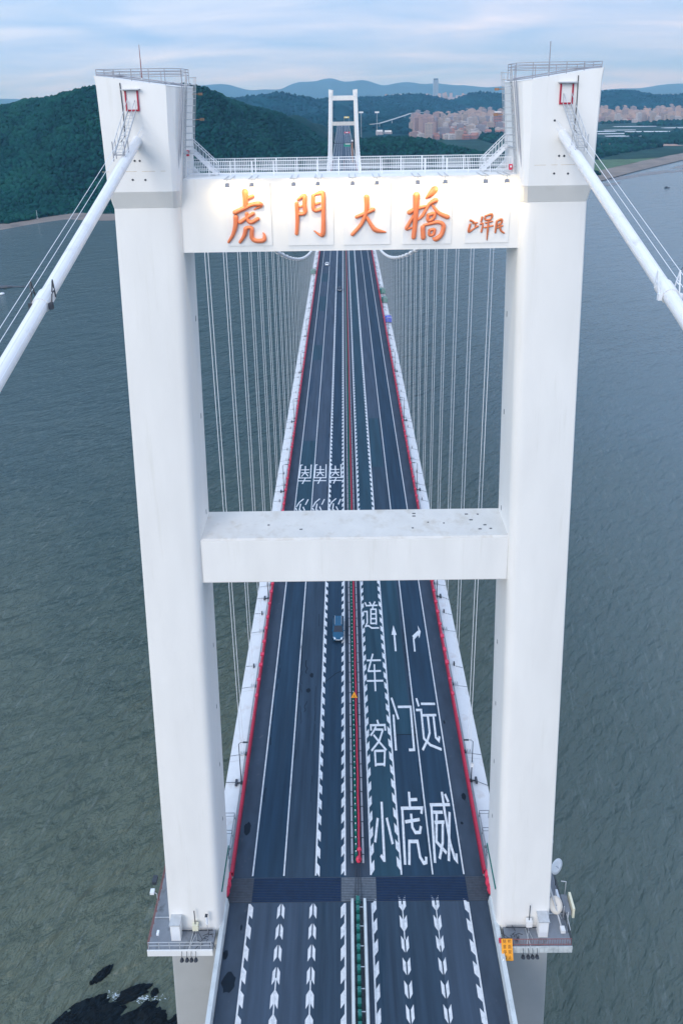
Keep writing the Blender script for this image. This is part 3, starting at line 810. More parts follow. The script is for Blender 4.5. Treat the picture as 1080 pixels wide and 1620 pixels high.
for a in ((-14.05, -7.6, 0.75, 0.95), (-14.8, -5.1, 0.3, 0.5), (-14.2, 8.6, 0.5, 0.8), (-13.4, -2.5, 0.12, 0.3), (14.4, 12.5, 0.3, 0.5), (13.6, 9.0, 0.2, 0.2),
          (-6.9, 33.0, 0.3, 0.5), (-7.3, 30.0, 0.35, 0.4), (13.4, 24.0, 0.15, 0.3)):
    blot(*a)
ts.build('tar_seal', M_TAR, road, kind='stuff')

# lane lines
def line(x, y0, y1, w=0.19, name='lane_line', z=Z2):
    q = MB()
    quad(q, x - w / 2, x + w / 2, y0, y1, z)
    return q.build(name, M_PAINT, road)
for x in (-12.78, -8.99, 9.05, 12.82):
    line(x, 2.9, 884, 0.17)
for x in (-5.12, -1.57, 1.57, 5.27):
    line(x, 2.9, 884, 0.20)
for x in (-12.78, -1.57, 1.57, 12.82):
    line(x, -90, -0.1, 0.18)
line(5.10, -3.8, -0.3, 0.12)
line(9.0, -4.4, -0.4, 0.10)
line(-9.03, -20, -7.2, 0.13)
line(-5.3, -20, -7.4, 0.13)
for x in (-11.2, -7.4, 7.4, 11.0, -3.7, 3.7):
    line(x, 890, ROAD_END - 5, 0.3)
def teeth(x, side, y0, y1, w=0.36, ln=1.15, pitch=2.04, skew=0.5, kind=None, gapx=0.1):
    """slanted blocks along a lane line; the block leans away from the line"""
    q = MB()
    y = y0
    while y < y1:
        a, b = x + side * gapx, x + side * (gapx + w)
        vs = [(a, y, Z2), (b, y + skew, Z2), (b, y + ln + skew, Z2), (a, y + ln, Z2)]
        q.add(vs if side > 0 else vs[::-1], [(0, 1, 2, 3)])
        y += pitch
    o = q.build('zebra_block', M_PAINT, road)
    o['kind'] = 'stuff'
    return o
teeth(-1.57, -1, 3.4, 400, skew=-0.45)
teeth(-5.12, 1, 3.2, 400, skew=-0.45)
teeth(1.57, 1, 3.0, 400, skew=0.5)
teeth(5.27, -1, 3.4, 400, skew=0.5)
teeth(-1.57, -1, -40, -0.9, skew=-0.45, w=0.4)
teeth(1.57, 1, -40, -1.2, skew=0.5, w=0.4)
teeth(-12.78, 1, -40, -0.9, skew=-0.4, w=0.4)
teeth(12.82, -1, -40, -0.9, skew=0.4, w=0.4)
for x, sk in ((-9.03, 0.45), (-5.3, 0.45), (5.10, -0.45), (9.0, -0.45)):
    for s in (-1, 1):
        teeth(x, s, -40 + (0.3 if x > 0 else 0), -0.8, skew=-abs(sk) if x < 0 else abs(sk), w=0.33, gapx=0.08)
# lettering on the carriageway
def letter(key, w, dx=0.0, dy=0.0):
    q = MB()
    for i, s in enumerate(ROAD[key]):
        paint(q, [(x + dx, y + dy) for x, y in s], w, Z3 + 0.0015 * i)
    return q.build('road_character', M_PAINT, road)
for k in ('dao', 'che', 'ke'):
    letter(k, 0.25)
for k in ('xiao', 'hu', 'wei', 'men', 'yuan'):
    letter(k, 0.29)
for i in range(3):
    letter('nan', 0.27, 3.78 * i)
    letter('sha', 0.26, 3.78 * i)
q = MB()
paint(q, ROAD['arrow_shaft'][0], 0.30, Z3)
q.add([(x, y, Z3 + 0.002) for x, y in ROAD['arrow_head'][0]], [(0, 1, 2)])
q.build('road_arrow', M_PAINT, road)
q = MB()
paint(q, ROAD['bend_shaft'][0], 0.26, Z3)
q.add([(x, y, Z3 + 0.002) for x, y in ROAD['bend_body'][0]], [(0, 1, 2, 3)])
q.add([(x, y, Z3 + 0.004) for x, y in ROAD['bend_head'][0]], [(0, 1, 2, 3, 4)])
q.build('road_arrow', M_PAINT, road)

# ------------------------------------------------------------------ suspended deck
deck = thing('bridge_deck', 'long suspended bridge deck with white sloping edge fairings', 'bridge deck', (0, 0, 0))
g = MB()
g.loft([[(-15.9, y, -0.32), (-17.9, y, -0.75), (-13.0, y, -3.0), (13.0, y, -3.0), (17.9, y, -0.75), (15.9, y, -0.32)] for y in (2.7, 885.0)])
g.build('box_girder', M_FAIR, deck)
FP = MB()
FP.loft([[(15.92, y, 0.02), (15.92, y, -0.28), (18.02, y, -0.66), (18.02, y, -0.36)] for y in (0.02, 11.98)])
fp = FP.build('fairing_panel', M_FAIR, deck)
fp.location = (0, 6.2, 0)
FL = MB()
FL.loft([[(-15.92, y, -0.28), (-15.92, y, 0.02), (-18.02, y, -0.36), (-18.02, y, -0.66)] for y in (0.02, 11.98)])
fl = FL.build('fairing_panel', M_FAIR, deck)
fl.location = (0, 6.2, 0)
for k in range(1, 73):
    for o in (fp, fl):
        c = o.copy()
        COL.objects.link(c)
        c.location = (0, 6.2 + 12.0 * k, 0)
for s in (-1, 1):
    q = MB()
    q.box(min(s * 15.12, s * 15.90), max(s * 15.12, s * 15.90), 2.7, 885, -0.31, 0.05)
    q.build('service_walkway', M_KERB, deck)
# concrete approach in front of the tower, and beyond the far tower
for nm, y0, y1, lab in (('approach_viaduct', -90, -0.02, 'concrete approach viaduct in the foreground below the near tower'),
                        ('approach_viaduct', 887.0, ROAD_END, 'concrete approach viaduct running inland behind the far tower')):
    v = thing(nm, lab, 'viaduct', (0, y0, 0))
    q = MB()
    q.loft([[(-15.95, y, -0.32), (-16.1, y, -0.9), (-9, y, -3.2), (9, y, -3.2), (16.1, y, -0.9), (15.95, y, -0.32)] for y in (y0, y1)])
    q.build('deck_girder', M_CONC_LEGSHADE, v)
    for s in (-1, 1):
        q = MB()
        q.loft([[(s * 15.12, y, -0.31), (s * 15.30, y, 0.85), (s * 15.78, y, 0.90), (s * 15.92, y, -0.31)] for y in (y0, y1)])
        q.build('parapet', M_PARAPET, v)
    if y0 < 0:
        for s in (-1, 1):
            q = MB()
            q.loft([[(s * 0.50, y, 0.006), (s * 0.58, y, 0.82), (s * 0.86, y, 0.82), (s * 0.94, y, 0.006)] for y in (y0, y1 - 0.1)])
            q.build('median_wall', M_PARAPET, v)
    for k in range(3 if y0 < 0 else 8):
        py = y0 + 20 + k * (y1 - y0 - 30) / (3 if y0 < 0 else 8)
        if y0 < 0 and py > -12:
            continue
        q = MB()
        for s in (-1, 1):
            q.box(s * 8 - 1.4, s * 8 + 1.4, py - 1.2, py + 1.2, -64, -3.21)
        q.build('pier', M_CONC_LEGSHADE, v)
# expansion joint
ej = thing('expansion_joint', 'ribbed dark steel expansion joint across the carriageway at the tower', 'expansion joint', (0, 1.35, 0))
q = MB()
q.box(-15.35, 15.35, 0.02, 2.68, -0.3, 0.006)
q.build('joint_bed', M_DARK, ej)
nb = 15
M_KERBDARK = mat('dull_joint_steel', (0.055, 0.066, 0.085), 0.6, metal=0.1, var=0.25, vscale=2)
for k in range(nb):
    y = 0.14 + k * 2.42 / (nb - 1)
    for x0, x1, m in ((-12.55, -2.05, M_JOINT), (2.15, 12.9, M_JOINT), (-15.3, -12.58, M_KERBDARK), (-2.02, 2.12, M_JOINTPALE), (12.93, 15.3, M_KERBDARK)):
        q = MB()
        q.box(x0, x1, y - 0.055, y + 0.055, 0.007, 0.035 if m is M_JOINT else 0.05)
        q.build('joint_bar', m, ej)
# ------------------------------------------------------------------ bridge towers
def outer_x(z): return 21.35 - 0.0309 * z
def inner_x(z): return 15.50 - 0.0237 * z
def leg_ring(z, sx, yf=-3.2, yb=None, r=0.85, n=5):
    yb = 2.05 + (80 - z) * 0.013 if yb is None else yb
    xo, xi = outer_x(z), inner_x(z)
    pts = []
    for cx, cy, a0 in ((xi + r, yf + r, math.pi), (xo - r * 0.22, yf + r * 0.22, 1.5 * math.pi), (xo - r * 0.22, yb - r * 0.22, 0), (xi + r, yb - r, 0.5 * math.pi)):
        rr = r if cx < (xo + xi) / 2 else r * 0.22
        for k in range(n + 1):
            t = a0 + 0.5 * math.pi * k / n
            pts.append((sx * (cx + rr * math.cos(t)), cy + rr * math.sin(t), z))
    return pts if sx > 0 else pts[::-1]
def head_roof(x):            # roof falls towards the middle of the bridge
    return 92.85 - max(0, (19.0 - x)) * 0.145
def head_ring(z, sx, xo, xi, yf, yb, cx_, cy_, e=0.12, roof=False):
    p = [(xo - e, yf), (xo, yf + e), (xo, yb - e), (xo - e, yb), (xi + cx_, yb), (xi + cx_ * 0.5, yb - cy_ * 0.38), (xi, yb - cy_), (xi, yf + cy_ * 0.9), (xi + cx_ * 0.45, yf + cy_ * 0.35), (xi + cx_, yf)]
    q = [(sx * x, y, head_roof(x) if roof else z) for x, y in p]
    return q[::-1] if sx > 0 else q

tower = thing('bridge_tower', 'tall white concrete portal tower with orange lettering in the foreground', 'bridge tower', (0, 0, WATER_Z))
def small_box(name, m, parent, x0, x1, y0, y1, z0, z1):
    return MB().box(min(x0, x1), max(x0, x1), min(y0, y1), max(y0, y1), z0, z1).build(name, m, parent)
for sx in (-1, 1):
    q = MB()
    q.loft([leg_ring(z, sx) for z in (-1.5, 1, 20, 40, 60, 75, 82.75)], smooth=True)
    leg = q.build('leg', M_WHITE, tower)
    q = MB()
    q.loft([leg_ring(z, sx) for z in (-64, -40, -20, -1.52)], smooth=True)
    q.build('lower_leg', M_CONC_LEGSHADE, tower)  # shade below the platform put into a darker leg material
    q = MB()
    q.loft([head_ring(82.76, sx, 18.80, 13.55, -3.2, 2.1, 0.5, 0.5), head_ring(84.15, sx, 18.86, 13.35, -4.0, 2.6, 0.45, 0.5),
            head_ring(88, sx, 18.86, 13.0, -4.0, 2.4, 0.8, 1.2), head_ring(92.0, sx, 18.9, 12.55, -4.0, 2.0, 1.1, 1.6),
            head_ring(0, sx, 19.0, 12.5, -4.0, 2.0, 1.1, 1.6, roof=True)])
    head = q.build('saddle_house', M_WHITE, tower)
    # door opening with red frame, hood, cable collar, small vents
    dx = 16.26
    q = MB()
    for a, b in ((-0.50, -0.40), (0.40, 0.50)):
        q.box(sx * dx + a, sx * dx + b, -4.12, -3.9, 90.36, 91.72)
    q.box(sx * dx - 0.50, sx * dx + 0.50, -4.12, -3.9, 90.24, 90.36)
    q.build('door_frame', M_RED, head)
    small_box('door', M_PLATE, head, sx * dx - 0.40, sx * dx + 0.40, -4.04, -3.95, 90.37, 91.72)
    small_box('door_hood', M_STEEL, head, sx * dx - 0.66, sx * dx + 0.66, -4.5, -3.9, 91.78, 91.86)
    vents = [(-16.52, 86.55), (-16.13, 86.54), (-16.81, 85.1), (-15.83, 85.08)] if sx < 0 else [(15.53, 89.06), (16.05, 86.42), (16.44, 86.41), (15.76, 85.08), (16.83, 85.06)]
    for vx, vz in vents:
        MB().tube([(vx, -4.03, vz), (vx, -3.9, vz)], 0.085, 8, smooth=False).build('vent', M_DARK, head)
    # ledge lamps sticking out of the inner face and boxes on the outer face
    for z in (91.4, 89.4):
        q = MB()
        q.tube([(sx * 12.75, 0.3, z), (sx * 12.15, 0.5, z)], 0.04, 5)
        q.box(sx * 12.0 - 0.16, sx * 12.0 + 0.16, 0.38, 0.62, z - 0.1, z + 0.1)
        q.build('lamp_bracket', M_BROWN, head)
    for z0, z1 in ((78.65, 80.0), (49.75, 51.1), (46.2, 47.45), (20.5, 21.6)):
        xo = outer_x((z0 + z1) / 2)
        q = MB()
        q.loft([[(sx * (xo - 0.1), y, z0), (sx * (xo + 0.30), y, z0), (sx * (xo + 0.30), y, z1 - 0.25), (sx * (xo - 0.1), y, z1)] for y in (-1.9, -0.9)])
        q.build('service_box', M_WHITE, leg)
    for z in (72, 62.5, 52.3, 44.4, 36.5, 28.5, 20.5, 12.5):
        small_box('weep_slot', M_DARK, leg, sx * (inner_x(z) - 0.012), sx * (inner_x(z) + 0.1), 0.35, 0.55, z, z + 0.62)
    q = MB()
    q.bar((sx * 15.30, -2.3, 5.5), (sx * 15.30, 2.5, 5.6), 0.12, 0.2)
    q.build('green_pipe', M_GREEN, leg)
# cross beams
ub = MB().box(-13.75, 13.75, -2.6, 1.7, 78.93, 84.9).build('upper_cross_beam', M_WHITE, tower)
lb = MB()
lb.loft([[(x, -2.6, 46.83), (x, -2.6, 51.42), (x, -2.45, 51.57), (x, 1.85, 51.57), (x, 1.95, 51.5), (x, 1.95, 46.83)] for x in (-14.75, 14.75)])
lbo = lb.build('lower_cross_beam', M_BEAMTOP, tower)
lf = MB().box(-14.3, 14.3, -2.612, -2.6, 46.9, 51.40).build('beam_face', M_WHITE, lbo)
q = MB()
for k in range(13):
    x, y = random.choice([random.uniform(-9.5, -5), random.uniform(5.5, 10), random.uniform(9, 13.5)]), random.uniform(-1.6, 1.2)
    q.box(x - random.uniform(.06, .2), x + random.uniform(.06, .2), y - 0.06, y + 0.06, 51.565, 51.60)
q.build('roof_fixing', M_DARK, lbo, kind='stuff')

# far tower: a copy with its own mesh data shared
far = copy_tree(tower, None, 'bridge_tower')
far.location = (0, SPAN, WATER_Z)
far.rotation_euler = (0, 0, math.pi)
far['label'] = 'distant white portal tower at the far end of the bridge'

# base platforms on both legs
for sx in (-1, 1):
    lab = 'grey service platform around the left tower leg with reddish outer rail' if sx < 0 else 'grey service platform around the right tower leg carrying two dishes'
    pf = thing('service_platform', lab, 'platform', (sx * 19.5, -1, 0.1))
    def ring(xa, xb, ya, yb):
        return [(xa, ya), (xb, ya), (xb, yb), (xa, yb)]
    q = MB()
    xa, xb = 16.15, 23.35
    q.box(min(sx * xa, sx * xb), max(sx * xa, sx * xb), -5.1, -3.22, 0.25, 0.9)
    q.box(min(sx * 21.2, sx * xb), max(sx * 21.2, sx * xb), -3.219, 5.0, 0.25, 0.9)
    q.build('floor', M_DECKGREY, pf)
    n = 14 if sx > 0 else 1
    for k in range(n):
        x0, x1 = xa + (xb - xa) * k / n, xa + (xb - xa) * (k + 1) / n - (0.03 if n > 1 else 0)
        small_box('fascia', M_PLATE if sx < 0 else M_PARAPET, pf, sx * x0, sx * x1, -5.22, -5.102, 0.12, 0.98)
    q = MB()
    for k in range(9):
        y = -5.0 + k * 1.2
        q.bar((sx * 23.25, y, 0.9), (sx * 23.25, y, 2.0), 0.05)
    for z in (1.3, 1.65, 2.0):
        q.bar((sx * 23.25, -5.0, z), (sx * 23.25, 5.0, z), 0.05)
    q.build('outer_rail', M_BROWNRAIL if sx < 0 else M_DARK, pf)
    q = MB()
    for k in range(7 if sx < 0 else 26):
        x = 16.3 + k * (6.9 / (6 if sx < 0 else 25))
        q.bar((sx * x, -5.02, 0.9), (sx * x, -5.02, 1.95), 0.05 if sx < 0 else 0.03)
    for z in ((1.45, 1.95) if sx < 0 else (1.1, 1.95)):
        q.bar((sx * 16.2, -5.02, z), (sx * 23.25, -5.02, z), 0.05)
    q.build('front_rail', M_STEEL if sx < 0 else M_BROWNRAIL, pf)
    q = MB()
    q.tube([(sx * 16.4, -3.45, 1.25), (sx * 20.5, -3.5, 1.25)], 0.07, 6)
    for k in range(12):
        a = (sx * random.uniform(16.3, 17.6), random.uniform(-4.8, -3.6), 0.95 + random.random() * 0.3)
        b = (a[0] + random.uniform(-1, 1), a[1] + random.uniform(-0.6, 0.6), 0.95 + random.random() * 0.5)
        q.tube([a, ((a[0] + b[0]) / 2, (a[1] + b[1]) / 2, a[2] + 0.2), b], 0.035, 5)
    q.build('cable_run', M_DARK, pf)
    MB().bar((sx * 21.3, -2.0, 0.98), (sx * 23.3, -2.0, 0.98), 0.08).build('pipe', M_STEEL, pf)
    MB().bar((sx * 18.6, -3.4, 1.0), (sx * 18.75, -5.1, 1.0), 0.09).build('pipe', M_STEEL, pf)

def cabinet(sx, label):
    t = thing('equipment_cabinet', label, 'cabinet', (sx * 20.35, -3.75, 0.9), 'white cabinets at the feet of the tower legs')
    MB().box(sx * 20.35 - 0.52, sx * 20.35 + 0.52, -4.25, -3.25, 0.905, 3.3).build('housing', M_PLATE, t)
    MB().box(sx * 20.35 - 0.60, sx * 20.35 + 0.60, -4.33, -3.2, 3.302, 3.42).build('lid', M_STEEL, t)
    MB().box(sx * 20.35 - 0.42, sx * 20.35 + 0.42, -4.262, -4.252, 1.1, 3.1).build('door', M_BOARDWHITE, t)
cabinet(-1, 'tall white equipment cabinet at the foot of the left tower leg')
cabinet(1, 'tall white equipment cabinet at the foot of the right tower leg')

def mast(x, y, label, tall=2.2, head=M_CREAM, hx=0.32):
    t = thing('antenna_mast', label, 'antenna', (x, y, 0.9), 'small antenna masts on the platforms')
    MB().tube([(x, y, 0.9), (x, y, 0.9 + tall * 0.6)], 0.06, 6).build('post', M_GREY, t)
    MB().box(x - hx, x + hx, y - 0.2, y + 0.2, 0.9 + tall * 0.35, 0.9 + tall * 0.72).build('radio_box', head, t)
    MB().tube([(x, y, 0.9 + tall * 0.72), (x, y + 0.05, 0.9 + tall * 1.6)], 0.055, 6).build('whip', M_DARK, t)
    q = MB()
    q.bar((x, y, 0.95), (x - 0.5, y - 1.4, 0.95), 0.09)
    q.bar((x, y, 1.0), (x + 0.3, y - 0.9, 0.95), 0.05)
    q.build('brace', M_STEEL, t)
mast(-18.25, -3.6, 'cream radio box with dark whip antenna by the left leg')
mast(18.9, -3.6, 'white radio box with dark whip antenna by the right leg', 2.4, M_PLATE)
t = thing('light_pole', 'thin pole with white lamp tube beside the left tower leg', 'lamp', (-16.9, -3.7, 0.9))
MB().tube([(-16.9, -3.7, 0.9), (-16.9, -3.7, 3.9)], 0.035, 6).build('post', M_GREY, t)
MB().tube([(-16.9, -3.7, 2.7), (-16.9, -3.7, 3.9)], 0.14, 8).build('lamp_tube', M_BOARDWHITE, t)
MB().box(-17.05, -16.75, -3.85, -3.55, 3.9, 3.98).build('cap', M_DARK, t)
t = thing('small_camera_post', 'short white camera post on the left platform corner', 'camera', (-22.3, -4.2, 0.9))
MB().tube([(-22.3, -4.2, 0.9), (-22.3, -4.2, 2.0)], 0.03, 6).build('post', M_GREY, t)
MB().box(-22.42, -22.18, -4.4, -4.0, 2.0, 2.25).build('camera_head', M_BOARDWHITE, t)
t = thing('rail_camera', 'white camera bracket on the outer rail of the left platform', 'camera', (-23.3, -0.6, 0.9))
MB().tube([(-23.3, -0.6, 0.9), (-23.3, -0.6, 2.6), (-23.7, -0.6, 2.9)], 0.05, 6).build('post', M_STEEL, t)
MB().box(-24.0, -23.55, -0.85, -0.4, 2.8, 3.15).build('camera_head', M_BOARDWHITE, t)
MB().box(-24.2, -23.7, 0.6, 1.4, 2.2, 2.6).build('junction_box', M_DARK, t)
t = thing('floodlight_post', 'white floodlight on a bracket behind the left tower leg', 'lamp', (-22.6, 3.8, 0.9))
MB().tube([(-22.6, 3.8, 0.9), (-22.6, 3.8, 3.6)], 0.06, 6).build('post', M_PLATE, t)
MB().box(-22.9, -22.2, 3.55, 4.0, 3.6, 4.0).build('lamp_head', M_PLATE, t)

def dish(x, y, z, r, aim, m, label, base):
    t = thing('satellite_dish', label, 'dish antenna', base, 'dish antennas by the right tower leg')
    d = Vector(aim).normalized()
    s = d.orthogonal().normalized()
    u = d.cross(s)
    c = Vector((x, y, z))
    rings = []
    for k, (rr, dz) in enumerate(((0.05, -0.22), (0.45, -0.16), (0.8, -0.02), (1.0, 0.12), (1.0, 0.16), (0.6, 0.12), (0.05, 0.10))):
        rings.append([c + (s * math.cos(a) + u * math.sin(a)) * rr * r + d * dz * r for a in [2 * math.pi * i / 18 for i in range(18)]])
    MB().loft(rings, True).build('reflector', m, t)
    q = MB()
    q.tube([base, (base[0], base[1], z), c - d * 0.2 * r], 0.06, 6)
    q.build('mount', M_STEEL, t)
    q = MB()
    q.tube([c + d * 0.1 * r, c + d * 0.45 * r], 0.045, 5)
    q.build('feed', M_GREY, t)
dish(22.75, 0.1, 5.4, 0.88, (0.5, -0.9, 0.25), M_DISH, 'pale blue round dish higher up at the outer side of the right leg', (21.6, 0.3, 0.9))
dish(22.15, -2.3, 2.9, 0.82, (0.25, -0.8, 0.85), M_DISHCREAM, 'cream oval dish with brown centre above the right platform', (21.5, -2.0, 0.9))
t = thing('floodlight_post', 'small round blue lamp above the pale dish on the right leg', 'lamp', (21.8, 1.2, 0.9))
MB().tube([(21.8, 1.2, 0.9), (22.2, 1.2, 7.6)], 0.05, 6).build('post', M_DARK, t)
q = MB(); ball(q, (22.3, 1.2, 7.7), 0.32); q.build('lamp_globe', M_DISH, t)
t = thing('leaning_pipe', 'long grey pipe leaning against the outer side of the right leg', 'pipe', (22.7, -3.6, 0.9))
MB().tube([(22.7, -3.6, 0.9), (21.35, -1.0, 5.6)], 0.10, 7).build('pipe_shaft', M_STEEL, t)
MB().box(22.45, 22.95, -3.9, -3.4, 0.9, 1.35).build('foot', M_PLATE, t)
t = thing('antenna_cluster', 'cluster of grey and white panel antennas on the right platform edge', 'antenna', (23.6, -1.3, 0.9))
MB().box(23.15, 24.05, -2.3, -0.5, 1.2, 1.7).build('equipment_tray', M_DECKGREY, t)
MB().box(22.75, 23.0, -1.7, -0.4, 1.2, 2.4).build('panel_antenna', M_BOARDWHITE, t)
MB().box(24.15, 24.4, -2.4, -0.7, 0.9, 2.4).build('panel_antenna', M_CREAM, t)
q = MB()
for a, b in (((23.2, -2.3, 0.9), (23.2, -2.3, 2.6)), ((23.9, -0.4, 0.9), (23.9, -0.4, 3.6)), ((23.9, -0.4, 3.6), (23.3, -0.4, 3.7)), ((23.3, -3.3, 0.9), (23.6, -2.6, 2.2)), ((23.6, -3.6, 0.9), (23.5, -2.4, 1.6)),
             ((22.2, 0.6, 0.9), (22.9, -2.6, 1.2)), ((22.5, 1.6, 2.5), (23.1, 1.5, 2.9)), ((22.8, 1.2, 1.5), (22.8, 1.4, 3.1))):
    q.tube([a, b], 0.055, 5)
q.build('frame', M_STEEL, t)
for x, label in zip((-19.53, -18.97, -18.48, -18.0, 17.92, 18.48, 18.95, 19.45), ['leftmost', 'second', 'third', 'rightmost'] * 2):
    side = 'left' if x < 0 else 'right'
    t = thing('floodlight', f'black round floodlight under the {side} platform, {label} of its four', 'lamp', (x, -5.22, 0.2), f'black floodlights under the {side} platform')
    q = MB()
    q.tube([(x, -5.16, 0.9), (x, -5.42, 0.6), (x, -5.42, -0.02)], 0.03, 5)
    q.build('bracket', M_DARK, t)
    q = MB()
    q.tube([(x, -5.42, 0.02), (x, -5.46, -0.2)], [0.16, 0.23], 10)
    q.build('housing', M_DARK, t)
    q = MB()
    q.tube([(x, -5.46, -0.202), (x, -5.462, -0.22)], 0.17, 10)
    q.build('lens', M_STEEL, t)

# ------------------------------------------------------------------ railings, stairs and ladders on the tower
def beam_rail(y, label, x0=-13.2, x1=13.2):
    t = thing('steel_railing', label, 'railing', (0, y, 84.9))
    zb = 84.91
    for k in range(16):
        x = x0 + (x1 - x0) * k / 15
        MB().box(x - 0.035, x + 0.035, y - 0.035, y + 0.035, zb, zb + 1.22).build('post', M_BOARDWHITE, t)
    q = MB()
    for z in (zb + 0.25, zb + 0.62, zb + 1.2):
        q.bar((x0, y, z), (x1, y, z), 0.05)
    q.build('rail', M_BOARDWHITE, t)
    q = MB()
    nn = int((x1 - x0) / 0.15)
    for k in range(nn):
        x = x0 + (x1 - x0) * (k + 0.5) / nn
        q.bar((x, y, zb + 0.12), (x, y, zb + 1.2), 0.026)
    q.build('baluster', M_BOARDWHITE, t, kind='stuff')
beam_rail(-0.95, 'front white balustrade on top of the lettered cross beam')
beam_rail(1.45, 'rear white balustrade on top of the lettered cross beam')
for sx in (-1, 1):
    side = 'left' if sx < 0 else 'right'
    # roof railing
    t = thing('roof_railing', f'thin dark grey railing around the roof of the {side} tower head', 'railing', (sx * 16, -1, 92.4))
    ringp = [(18.8, -3.85), (17.5, -3.85), (16.2, -3.85), (14.9, -3.85), (13.7, -3.85), (12.75, -2.6), (12.75, -1.0), (12.8, 0.3), (13.7, 1.8), (15.4, 1.85), (17.1, 1.85), (18.8, 1.85), (18.8, 0), (18.8, -2)]
    R3 = [(sx * x, y, head_roof(x)) for x, y in ringp]
    RT = 93.28
    for x, y, z in R3:
        MB().bar((x, y, z - 0.02), (x, y, RT), 0.05).build('post', M_GREY, t)
    q = MB()
    for h in (0.0, 0.22, 0.44):
        q.tube([(x, y, max(z + 0.05, RT - h)) for x, y, z in R3], 0.026, 5, closed=True)
    q.build('rail', M_GREY, t)
    q = MB()
    q.tube([(x, y, z + 0.12) for x, y, z in R3], 0.05, 5, closed=True)
    q.build('cable_conduit', M_GREY, t)
    # lightning rod
    ax = -16.2 if sx < 0 else 15.7
    t = thing('lightning_rod', f'thin upright rod on the roof of the {side} tower head', 'rod', (ax, -1, 92.0))
    MB().tube([(ax, -1, head_roof(abs(ax)) - 0.05), (ax + (0.0 if sx > 0 else 0.0), -1, 94.9 if sx > 0 else 95.15)], [0.05, 0.02] if sx < 0 else [0.06, 0.04], 6).build('rod', M_GREY if sx > 0 else M_BROWNRAIL, t)
    MB().tube([(ax, -1, head_roof(abs(ax)) - 0.06), (ax, -1, head_roof(abs(ax)) + 0.25)], 0.10, 8).build('socket', M_STEEL, t)
    # caged ladder on the inner face
    t = thing('caged_ladder', f'tall caged steel ladder on the inner face of the {side} tower head', 'ladder', (sx * 12.5, -2.2, 84.95))
    lx = lambda z: sx * (13.20 - 0.7 * (z - 85) / 7.0)
    q = MB()
    for y in (-2.55, -2.0):
        q.bar((lx(85), y, 84.95), (lx(92.6), y, 92.9), 0.06)
    q.build('rail', M_STEEL, t)
    q = MB()
    for k in range(28):
        z = 85.2 + k * 0.27
        q.bar((lx(z), -2.55, z), (lx(z), -2.0, z), 0.035)
    q.build('rung', M_STEEL, t)
    for k in range(12):
        z = 86.9 + k * 0.52
        q = MB()
        pts = [(lx(z) - sx * 0.75 * math.sin(a), -2.28 - 0.40 * math.cos(a), z) for a in [math.pi * i / 8 for i in range(9)]]
        q.tube(pts, 0.025, 5)
        q.build('hoop', M_STEEL, t)
    q = MB()
    for a in (0.3, 0.5, 0.7):
        dxx, dy = -sx * 0.75 * math.sin(math.pi * a), -2.28 - 0.40 * math.cos(math.pi * a)
        q.bar((lx(86.9) + dxx, dy, 86.9), (lx(92.6) + dxx, dy, 92.7), 0.03)
    q.build('cage_bar', M_STEEL, t)
        # old construction seam with rust runs across the head
    q = MB()
    xx = 14.2
    while xx < 18.6:
        ln = random.uniform(0.3, 1.1)
        q.box(min(sx * xx, sx * (xx + ln)), max(sx * xx, sx * (xx + ln)), -4.004, -3.99, 85.72, 85.75)
        if random.random() < 0.2:
            d = random.uniform(0.15, 0.7)
            x2 = xx + random.random() * ln
            q.box(min(sx * x2, sx * (x2 + 0.05)), max(sx * x2, sx * (x2 + 0.05)), -4.0035, -3.99, 85.72 - d, 85.719)
        xx += ln + random.uniform(0.1, 0.6)
    hd = [c for c in tower.children if c.name.startswith('saddle_house')][0 if sx < 0 else 1]
    q.build('rust_seam', M_RUST, hd, kind='stuff')
    # electric conduit beside the ladder
    t = thing('cable_conduit', f'dark cable conduit running up the {side} tower head beside the ladder', 'conduit', (sx * 13, -3.2, 85))
    q = MB()
    q.bar((sx * 13.42, -3.45, 84.95), (sx * 12.65, -3.2, 92.0), 0.07)
    q.bar((sx * 13.36, -3.25, 84.95), (sx * 12.55, -3.0, 92.0), 0.05)
    q.build('pipe', M_GREY, t)
    # stair from the beam to the head landing
    t = thing('steel_stair', f'short white steel stair rising to the {side} tower head from the cross beam', 'stair', (sx * 11.5, 0.4, 84.9))
    a, b = Vector((sx * 10.9, 0.0, 84.95)), Vector((sx * 12.95, 0.0, 87.0))
    for y in (-0.25, 0.55):
        q = MB()
        q.bar(a + Vector((0, y, 0)), b + Vector((0, y, 0)), 0.06, 0.26)
        q.build('stringer', M_BOARDWHITE, t)
        q = MB()
        up = Vector((0, 0, 0.95))
        q.bar(a + Vector((0, y, 0)) + up, b + Vector((0, y, 0)) + up, 0.05)
        for k in range(9):
            p = a.lerp(b, k / 8) + Vector((0, y, 0))
            q.bar(p, p + up, 0.03)
        q.build('handrail', M_BOARDWHITE, t)
    for k in range(8):
        p = a.lerp(b, (k + 0.5) / 8)
        MB().box(p.x - 0.14, p.x + 0.14, -0.22, 0.52, p.z - 0.02, p.z + 0.02).build('tread', M_STEEL, t)
    MB().box(min(sx * 12.95, sx * 13.2), max(sx * 12.95, sx * 13.2), -2.6, 0.6, 86.92, 86.99).build('landing', M_STEEL, t)
